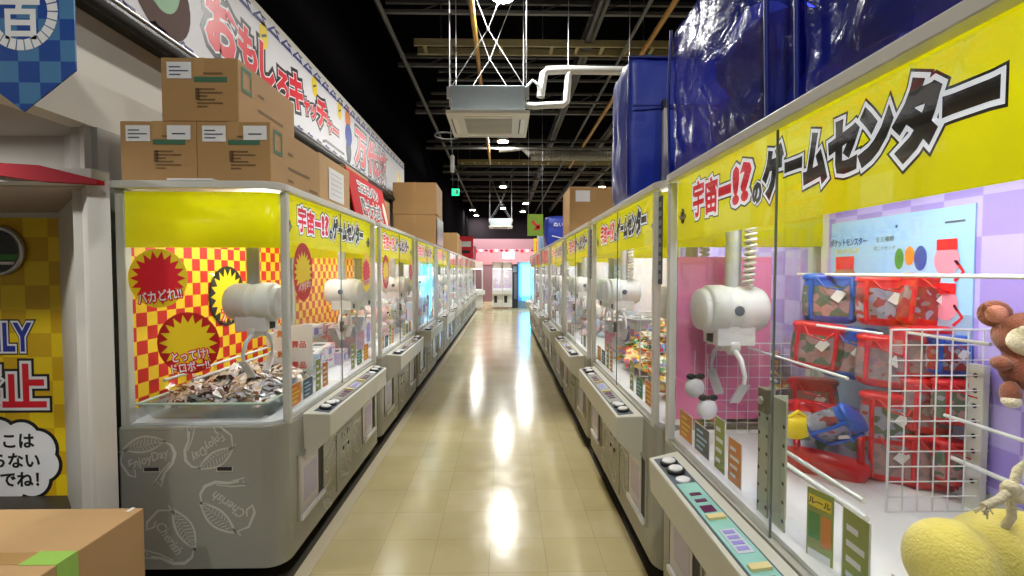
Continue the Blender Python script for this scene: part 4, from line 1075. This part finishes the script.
tag(bg2, 'small far blue storage bag with white lettering beyond the carton', 'bag')
# green sign with the red arrow
gs = empty('hanging_sign', (.66, 9.5, 2.3))
q = MB(); q.box(-.16, 0, 0, .16, .02, .44, mat('sign_green', (140, 178, 40), .45)); q.build('board', gs)
q = MB(); A = Art(q, (0, 0, .22), (1, 0, 0), (0, 0, 1)); A.strip([(-.07, .08), (.07, -.06)], .05, red_m); A.poly([(.1, -.1), (.1, .04), (-.04, -.1)], red_m); q.build('arrow', gs)
q = MB(); q.tube([(-.14, .01, .44), (-.14, .01, 3.25)], .003, steel_m, 5); q.tube([(.14, .01, .44), (.14, .01, 3.25)], .003, steel_m, 5); q.build('cord', gs)
tag(gs, 'green hanging sign with a red arrow above the right row', 'sign')

# ------------------------------------------------------------------ ceiling
def lampunit(name, x, y, z=4.73):
    r = empty(name, (x, y, z))
    q = MB(); q.lathe([(.13, 0), (.15, .005), (.15, .05), (.1, .08), (.07, .2), (.03, .22)], mat('lamp_body', (180, 180, 178), .4), 20); q.build('housing', r)
    q = MB(); q.lathe([(.128, -.012), (.128, .0)], lamp_m, 20); q.build('lens', r)
    q = MB(); q.tube([(0, 0, .2), (0, 0, 5.6-z)], .008, darksteel_m, 6); q.build('rod', r)
    return r
lamps = [(0, 5.45), (0, 11.4), (0, 17.4), (0, 23.2), (3.7, 5.45), (3.7, 11.4), (3.7, 17.4), (-1.55, 23.9), (-1.5, 26.2), (1.05, 21.6), (1.05, 24.5), (3.7, 23.2), (0, -.5), (3.7, -.5), (-2.4, -1.6)]  # last one is an unseen lamp added behind the camera as fill
lp0 = lampunit('ceiling_lamp', 0, 5.45)
names = {0: 'nearest round ceiling lamp at the top of the aisle', 1: 'round ceiling lamp just beyond the nearer air conditioner', 2: 'third round ceiling lamp along the aisle', 3: 'farthest lamp of the aisle line near the far air conditioner'}
for i, (x, y) in enumerate(lamps):
    o = lp0 if i == 0 else copy_tree(lp0); o.location = (x, y, 4.73)
    tag(o, names.get(i, 'round ceiling lamp away from the aisle line under the black ceiling'), 'lamp', 'aisle ceiling lamps' if i in names else 'ceiling lamps off the aisle line')
    l = bpy.data.lights.new('ceiling_light', 'AREA'); l.shape = 'DISK'; l.size = .28; l.energy = 95 if y > 0 else 62; l.color = (1, .975, .93)
    a = bpy.data.objects.new('ceiling_light', l); C.objects.link(a); a.location = (x, y, 4.71)

def aircon(name, loc, label):
    r = empty(name, loc); w = .475; c = .42
    q = MB(); q.box(-c, .05, .03, c, .9, .33, galv_m); q.build('casing', r, bevel=.006)
    q = MB(); q.prism([(-w, 0), (w, 0), (w, .95), (-w, .95)], 0, .035, acw_m); q.build('ceiling_panel', r, bevel=.008)
    q = MB(); q.box(-.28, .195, -.004, .28, .755, .004, acg_m)
    for k in range(12): q.box(-.27, .21+k*.045, -.008, .27, .218+k*.045, -.003, acw_m)
    q.build('grille', r)
    for sx, sy, ww, dd in ((0, .08, .56, .07), (0, .87, .56, .07), (-.4, .475, .07, .56), (.4, .475, .07, .56)):
        q = MB(); q.box(sx-ww/2, sy-dd/2, -.006, sx+ww/2, sy+dd/2, .0, mat('vane_pale', (222, 220, 208), .4)); q.box(sx-ww/2, sy+(.2*dd if ww > dd else -dd/2), -.007, sx+(ww/2 if ww > dd else -ww*.3), sy+(.35*dd if ww > dd else dd/2), -.0055, dark_m); q.build('air_vane', r)
    hgt = 5.6-loc[2]
    for sx in (-1, 1):
        for y in (.1, .85):
            q = MB(); q.tube([(sx*(c+.02), y, .1), (sx*(c+.02), y, hgt)], .0055, hang_m, 6); q.box(sx*(c+.0), y-.03, .2, sx*(c+.05), y+.03, .32, hang_m); q.build('hanger_rod', r)
    for y in (.1, .85):
        q = MB(); q.tube([(-c-.02, y, .3), (0, y, .98), (c+.02, y, .3)], .0055, hang_m, 6); q.tube([(0, y, .98), (.5, y, hgt)], .0045, hang_m, 6); q.tube([(0, y, .98), (-.5, y, hgt)], .0045, hang_m, 6); q.ball((0, y, .98), .018, hang_m, 8); q.build('cross_brace', r)
    tag(r, label, 'air conditioner'); return r
aircon('ceiling_air_conditioner', (-.17, 5.3, 3.35), 'white cassette air conditioner hanging nearest over the aisle')
aircon('ceiling_air_conditioner', (-.09, 18.5, 3.36), 'far cassette air conditioner hanging over the end of the aisle')
q = MB(); q.tube([(.27, 5.75, 3.6), (.4, 5.75, 3.59), (.5, 5.75, 3.6), (.74, 5.75, 3.61), (.78, 5.75, 3.65), (.8, 5.75, 3.95), (.82, 5.75, 4.0)], .042, insul_m, 12)
q.tube([(.46, 5.75, 3.7), (.5, 5.75, 3.98), (.54, 5.75, 4.02), (.75, 5.75, 4.03), (2.6, 5.75, 4.02)], .05, insul_m, 12)
q.tube([(.25, 5.7, 3.62), (.27, 5.7, 3.78), (.36, 5.7, 3.88), (.44, 5.7, 3.82), (.46, 5.72, 3.7)], .018, insul_m, 8)
tag(q.build('insulated_pipe'), 'white insulated pipes running from the nearer air conditioner', 'pipe')
q = MB(); q.tube([(.8, 5.75, 4.05), (.8, 5.75, 5.6)], .005, steel_m, 5); q.tube([(1.55, 5.75, 4.05), (1.55, 5.75, 5.6)], .005, steel_m, 5); tag(q.build('pipe_hanger'), 'thin steel rods holding the white insulated pipe', 'rod')
def ladder(y, z, x0, x1, label):
    r = empty('cable_ladder', (0, y, z))
    for yy in (0, .28):
        MB().box(x0, yy, 0, x1, yy+.035, .1, joist_m).build('side_rail', r)
    x = x0+.12
    while x < x1: MB().box(x, .03, .01, x+.05, .28, .03, joist_m).build('rung', r); x += .38
    x = x0+.4
    while x < x1: MB().tube([(x, .01, .07), (x, .01, 5.6-z)], .005, steel_m, 5).build('hanger_rod', r); x += 1.5
    tag(r, label, 'cable ladder')
ladder(6.98, 4.9, -1.31, 7.5, 'beige cable ladder crossing above the nearer air conditioner')
ladder(14.3, 4.9, -1.4, 7.5, 'beige cable ladder crossing the hall farther away')
for i, (y, z, s, x0) in enumerate(((4.7, 5.2, .06, -1.7), (6.3, 5.0, .05, -1.6), (7.9, 5.0, .06, -1.75), (8.6, 5.05, .04, -1.2), (9.0, 4.8, .04, -1.4), (10.2, 5.0, .08, -1.9), (11.6, 4.6, .05, -1.9), (13, 5.0, .08, -1.9), (14.8, 4.7, .06, -1.9), (17, 4.9, .08, -1.9), (19.5, 4.9, .08, -1.9), (22, 4.9, .08, -1.9))):
    q = MB(); q.box(x0, y, z, 7.9, y+s, z+s*.9, purlin_m); q.box(x0, y+.16, z+.22, 7.9, y+.16+s, z+.22+s, darksteel_m)
    for k in range(12):
        x = x0+.4+k*.8; q.tube([(x, y+s/2, z), (x+.4, y+.18, z+.24)], .01, darksteel_m, 4)
    tag(q.build('ceiling_beam'), 'grey steel beam crossing under the black ceiling', 'beam', 'steel beams across the ceiling')
for i, (x, z, s, m, y0, y1, lb) in enumerate(((-1.55, 4.9, .07, purlin_m, 2.5, 26, 'grey pipe running lengthwise over the left row'), (1.28, 4.95, .13, darksteel_m, 2.5, 26, 'dark girder running lengthwise over the right row'), (1.8, 4.85, .05, purlin_m, 2.5, 26, 'grey pipe running lengthwise beside the dark girder'), (2.6, 4.9, .09, purlin_m, 3, 26, 'outer grey girder running lengthwise'), (3.4, 4.9, .09, purlin_m, 3, 26, 'outermost grey girder running lengthwise'), (-.35, 4.56, .045, ochre_m, 2, 13, 'ochre sprinkler pipe running lengthwise above the air conditioner'), (2.0, 4.7, .05, ochre_m, 2.5, 14, 'ochre sprinkler pipe running lengthwise on the right'))):
    q = MB()
    if 'pipe' in lb: q.tube([(x, y0, z), (x, y1, z)], s/2 if m is not ochre_m else s*.7, m, 8)
    else: q.box(x-s/2, y0, z, x+s/2, y1, z+s*.25, m).box(x-s*.08, y0, z, x+s*.08, y1, z+s*1.6, m).box(x-s/2, y0, z+s*1.5, x+s/2, y1, z+s*1.75, m)
    tag(q.build('ceiling_pipe' if 'pipe' in lb else 'ceiling_girder'), lb, 'pipe' if 'pipe' in lb else 'beam')
q = MB(); pts = [(.72+i*.02, 12, 4.55) for i in range(110)]; q.tube(pts, [.13 if i % 4 < 2 else .12 for i in range(110)], mat('duct_grey', (120, 118, 108), .5), 14)
tag(q.build('air_duct'), 'grey ribbed air duct crossing over the right row', 'duct')
q = MB(); q.tube([(-.1, 12, 4.7), (.5, 12, 4.75), (.72, 12, 4.56)], .08, MATS['duct_grey'], 12); tag(q.build('flexible_hose'), 'short bent hose joined to the ribbed air duct', 'hose')
hs_ = empty('hanging_sensor', (-.7, 6.5, 0)); MB().lathe([(.02, 2.94), (.028, 2.95), (.028, 3.16), (.015, 3.18)], white_m, 14).build('sensor_body', hs_)
MB().tube([(0, 0, 3.17), (-.02, 0, 3.42), (-.02, 0, 5.6)], .006, purlin_m, 6).build('drop_rod', hs_); MB().tube([(.16*math.cos(2*PI*k/20)-.08, .16*math.sin(2*PI*k/20), 3.44) for k in range(20)], .012, purlin_m, 6, closed=True).build('hoop', hs_)
tag(hs_, 'slim white sensor hanging from a hoop left of the air conditioner', 'sensor')
ex = empty('exit_sign', (-1.42, 14, 3.85)); q = MB(); q.box(-.11, 0, 0, .11, .04, .2, exitg_m); q.build('lit_face', ex)
q = MB(); A = Art(q, (0, 0, .1), (1, 0, 0), (0, 0, 1)); A.rect(.01, -.07, .08, .07, inkw_m); A.disc(-.03, .04, .018, inkw_m); A.strip([(-.03, .02), (-.03, -.02), (-.06, -.06)], .018, inkw_m); A.strip([(-.03, -.02), (0, -.06)], .018, inkw_m); q.build('pictogram', ex)
q = MB(); q.tube([(-.08, .02, .2), (-.08, .02, 1.7)], .006, steel_m, 5); q.tube([(.08, .02, .2), (.08, .02, 1.7)], .006, steel_m, 5); q.build('hanger_rod', ex)
tag(ex, 'small green lit exit sign hanging far down the left row', 'exit sign')

dl = empty('added_recess_lamp', (-2.75, 1.75, 2.262))  # unseen downlight added to brighten the staff door recess
q = MB(); q.lathe([(.06, -.012), (.085, -.012), (.085, .006), (.06, .006)], white_m, 20); q.build('added_lamp_ring', dl)
q = MB(); q.lathe([(.058, -.01), (.058, -.006)], mat('added_recess_lens', (255, 248, 236), .4, emit=8), 20); q.build('lens', dl)
tag(dl, 'small round lamp added in the ledge to brighten the door recess', 'lamp')
l = bpy.data.lights.new('added_recess_light', 'AREA'); l.shape = 'DISK'; l.size = .12; l.energy = 16; l.color = (1, .97, .92)  # fill light of the added downlight
a = bpy.data.objects.new('added_recess_light', l); C.objects.link(a); a.location = (-2.75, 1.75, 2.24)
# ------------------------------------------------------------------ far end of the aisle
def cabinet_far(name, x, y, rz, label, w=.62):
    r = empty(name, (x, y, 0), rz)
    q = MB(); q.box(-w/2, 0, .06, w/2, .7, .84, white_m); q.box(-w/2, -.12, .6, w/2, 0, .8, white_m); q.build('cabinet_base', r, bevel=.02)
    q = MB(); q.box(-w*.12-.08, -.006, .25, -w*.12+.05, .0, .55, dark_m); q.build('prize_outlet', r)
    for sx in (-1, 1):
        MB().box(sx*(w/2-.02)-.02, 0, .84, sx*(w/2-.02)+.02, .04, 1.95, white_m).build('front_post', r)
    MB().box(-w/2, 0, 1.7, w/2, .7, 1.98, mat('far_header', (240, 226, 222), .4)).build('header', r, bevel=.01)
    MB().box(-w/2, .66, .84, w/2, .7, 1.7, mat('far_back', (236, 226, 236), .5)).build('back_wall', r)
    MB().box(-w/2+.04, .01, .84, w/2-.04, .016, 1.7, glass_m).build('glass_front', r)
    MB().box(-w/2+.05, .05, 1.68, w/2-.05, .12, 1.695, led_m).build('light_tube', r)
    q = MB()
    for i in range(5): q.box(-w/2+w*(.1+.16*i), .3, .842, -w/2+w*(.23+.16*i), .45, 1.0+.1*((i*3) % 4), boxprint_m)
    q.build('shelf_stock', r)
    tag(r, label, 'claw machine'); return r
cabinet_far('slim_prize_machine', -1.12, 19.2, .9, 'slim white prize machine turned at the corner of the left row', .9)
cabinet_far('slim_prize_machine', -.25, 19.75, 0, 'slim white prize machine facing the aisle at its far end', .42)
cabinet_far('slim_prize_machine', .18, 19.75, 0, 'slim white prize machine beside the dark cabinet at the far end', .42)
area('machine_light', (-.06, 20.0, 1.66), .8, .05, 3, (.2, 0, 0))
vd = empty('dark_game_cabinet', (.46, 20.0, 0)); q = MB(); q.box(-.06, 0, 0, .16, .7, 1.9, mat('cab_dark', (52, 46, 52), .5)); q.build('cabinet_body', vd, bevel=.02)
q = MB(); q.box(.02, -.01, .4, .15, .0, 1.5, mat('cab_slate', (110, 112, 132), .4)); q.box(-.03, -.012, 1.55, .14, 0, 1.82, mat('cab_top', (150, 170, 190), .4)); q.build('door_panel', vd)
tag(vd, 'dark tall game cabinet at the far end of the aisle', 'game cabinet')
va = empty('aqua_lit_machine', (.7, 20.2, 0)); q = MB(); q.box(-.06, 0, 0, .75, .7, 2.0, mat('aq_body', (120, 160, 200), .4)); q.build('cabinet_body', va, bevel=.02)
q = MB(); q.box(.12, -.02, .3, .7, .0, 1.9, aqua_m); q.box(-.04, -.02, .3, .1, 0, 1.8, bluescr_m); q.build('lit_front', va)
tag(va, 'machine with a bright aqua lit front at the far end', 'game machine')
area('aqua_glow', (1.05, 20.1, 1.2), .6, 1.4, 25, (PI/2, 0, 0), (.3, .8, 1))
# glowing shop front behind
fw = empty('lit_shop_front', (0, 24.5, 0))
q = MB(); q.box(-2.0, 0, 0, 5, .1, 3.3, mat('shop_wall', (150, 110, 120), .7)); q.build('wall_board', fw)
q = MB(); q.box(-1.6, -.03, 1.95, 2.3, 0, 2.75, pinkglow_m); q.build('pink_sign', fw)
q = MB(); q.box(.0, -.06, 2.25, .6, -.03, 2.6, whiteglow_m); q.build('bright_lamp', fw)
q = MB()
for i in range(14): q.box(-1.5+i*.27, -.05, 2.6+.03*(i % 3), -1.35+i*.27, -.031, 2.74, (red_m, inkw_m, purple_m)[i % 3])
q.build('bunting', fw); tag(fw, 'pink lit shop front closing the far end of the hall', 'shop front')
for i, (y, z0, z1, c) in enumerate(((15.6, 2.02, 2.75, red_m), (17.2, 2.02, 2.5, pink_m))):
    q = MB(); q.box(-1.55, y, z0, -1.0, y+.03, z1, c); A = Art(q, (-1.27, y, (z0+z1)/2), (1, 0, 0), (0, 0, 1)); A.rect(-.2, .02, .2, .2, inkw_m); A.rect(-.2, -.2, .16, -.1, inkb_m)
    tag(q.build('display_sign'), ['red upright display sign far down the left row', 'pink upright display sign at the far end of the left row'][i], 'sign')
for i in range(2):
    y = 10.6+i*1.3; q = MB(); q.box(.8, y, 2.02, 1.3, y+.3, 2.42, (white_m, inky_m)[i]); q.box(.85, y-.01, 2.1, 1.2, y, 2.35, (sky_m, orange_m)[i])
    tag(q.build('display_box', bevel=.01), ['white display box on the far right row', 'yellow display box on the farthest right machine'][i], 'box')

# ------------------------------------------------------------------ world and view
w = bpy.data.worlds.new('world'); sc.world = w; w.use_nodes = True
w.node_tree.nodes['Background'].inputs['Color'].default_value = (.9, .95, 1, 1); w.node_tree.nodes['Background'].inputs['Strength'].default_value = .02
vs_ = sc.view_settings
sc.display_settings.display_device = 'sRGB'; vs_.view_transform = 'Standard'; vs_.look = 'None'; vs_.gamma = 1; vs_.use_curve_mapping = False; vs_.exposure = .36
cy = sc.cycles
cy.use_denoising = True; cy.max_bounces = 8; cy.diffuse_bounces = 4; cy.glossy_bounces = 4; cy.transparent_max_bounces = 40; cy.transmission_bounces = 6
cy.sample_clamp_indirect = 6; cy.caustics_reflective = False; cy.caustics_refractive = False
try: cy.use_light_tree = True
except Exception: pass
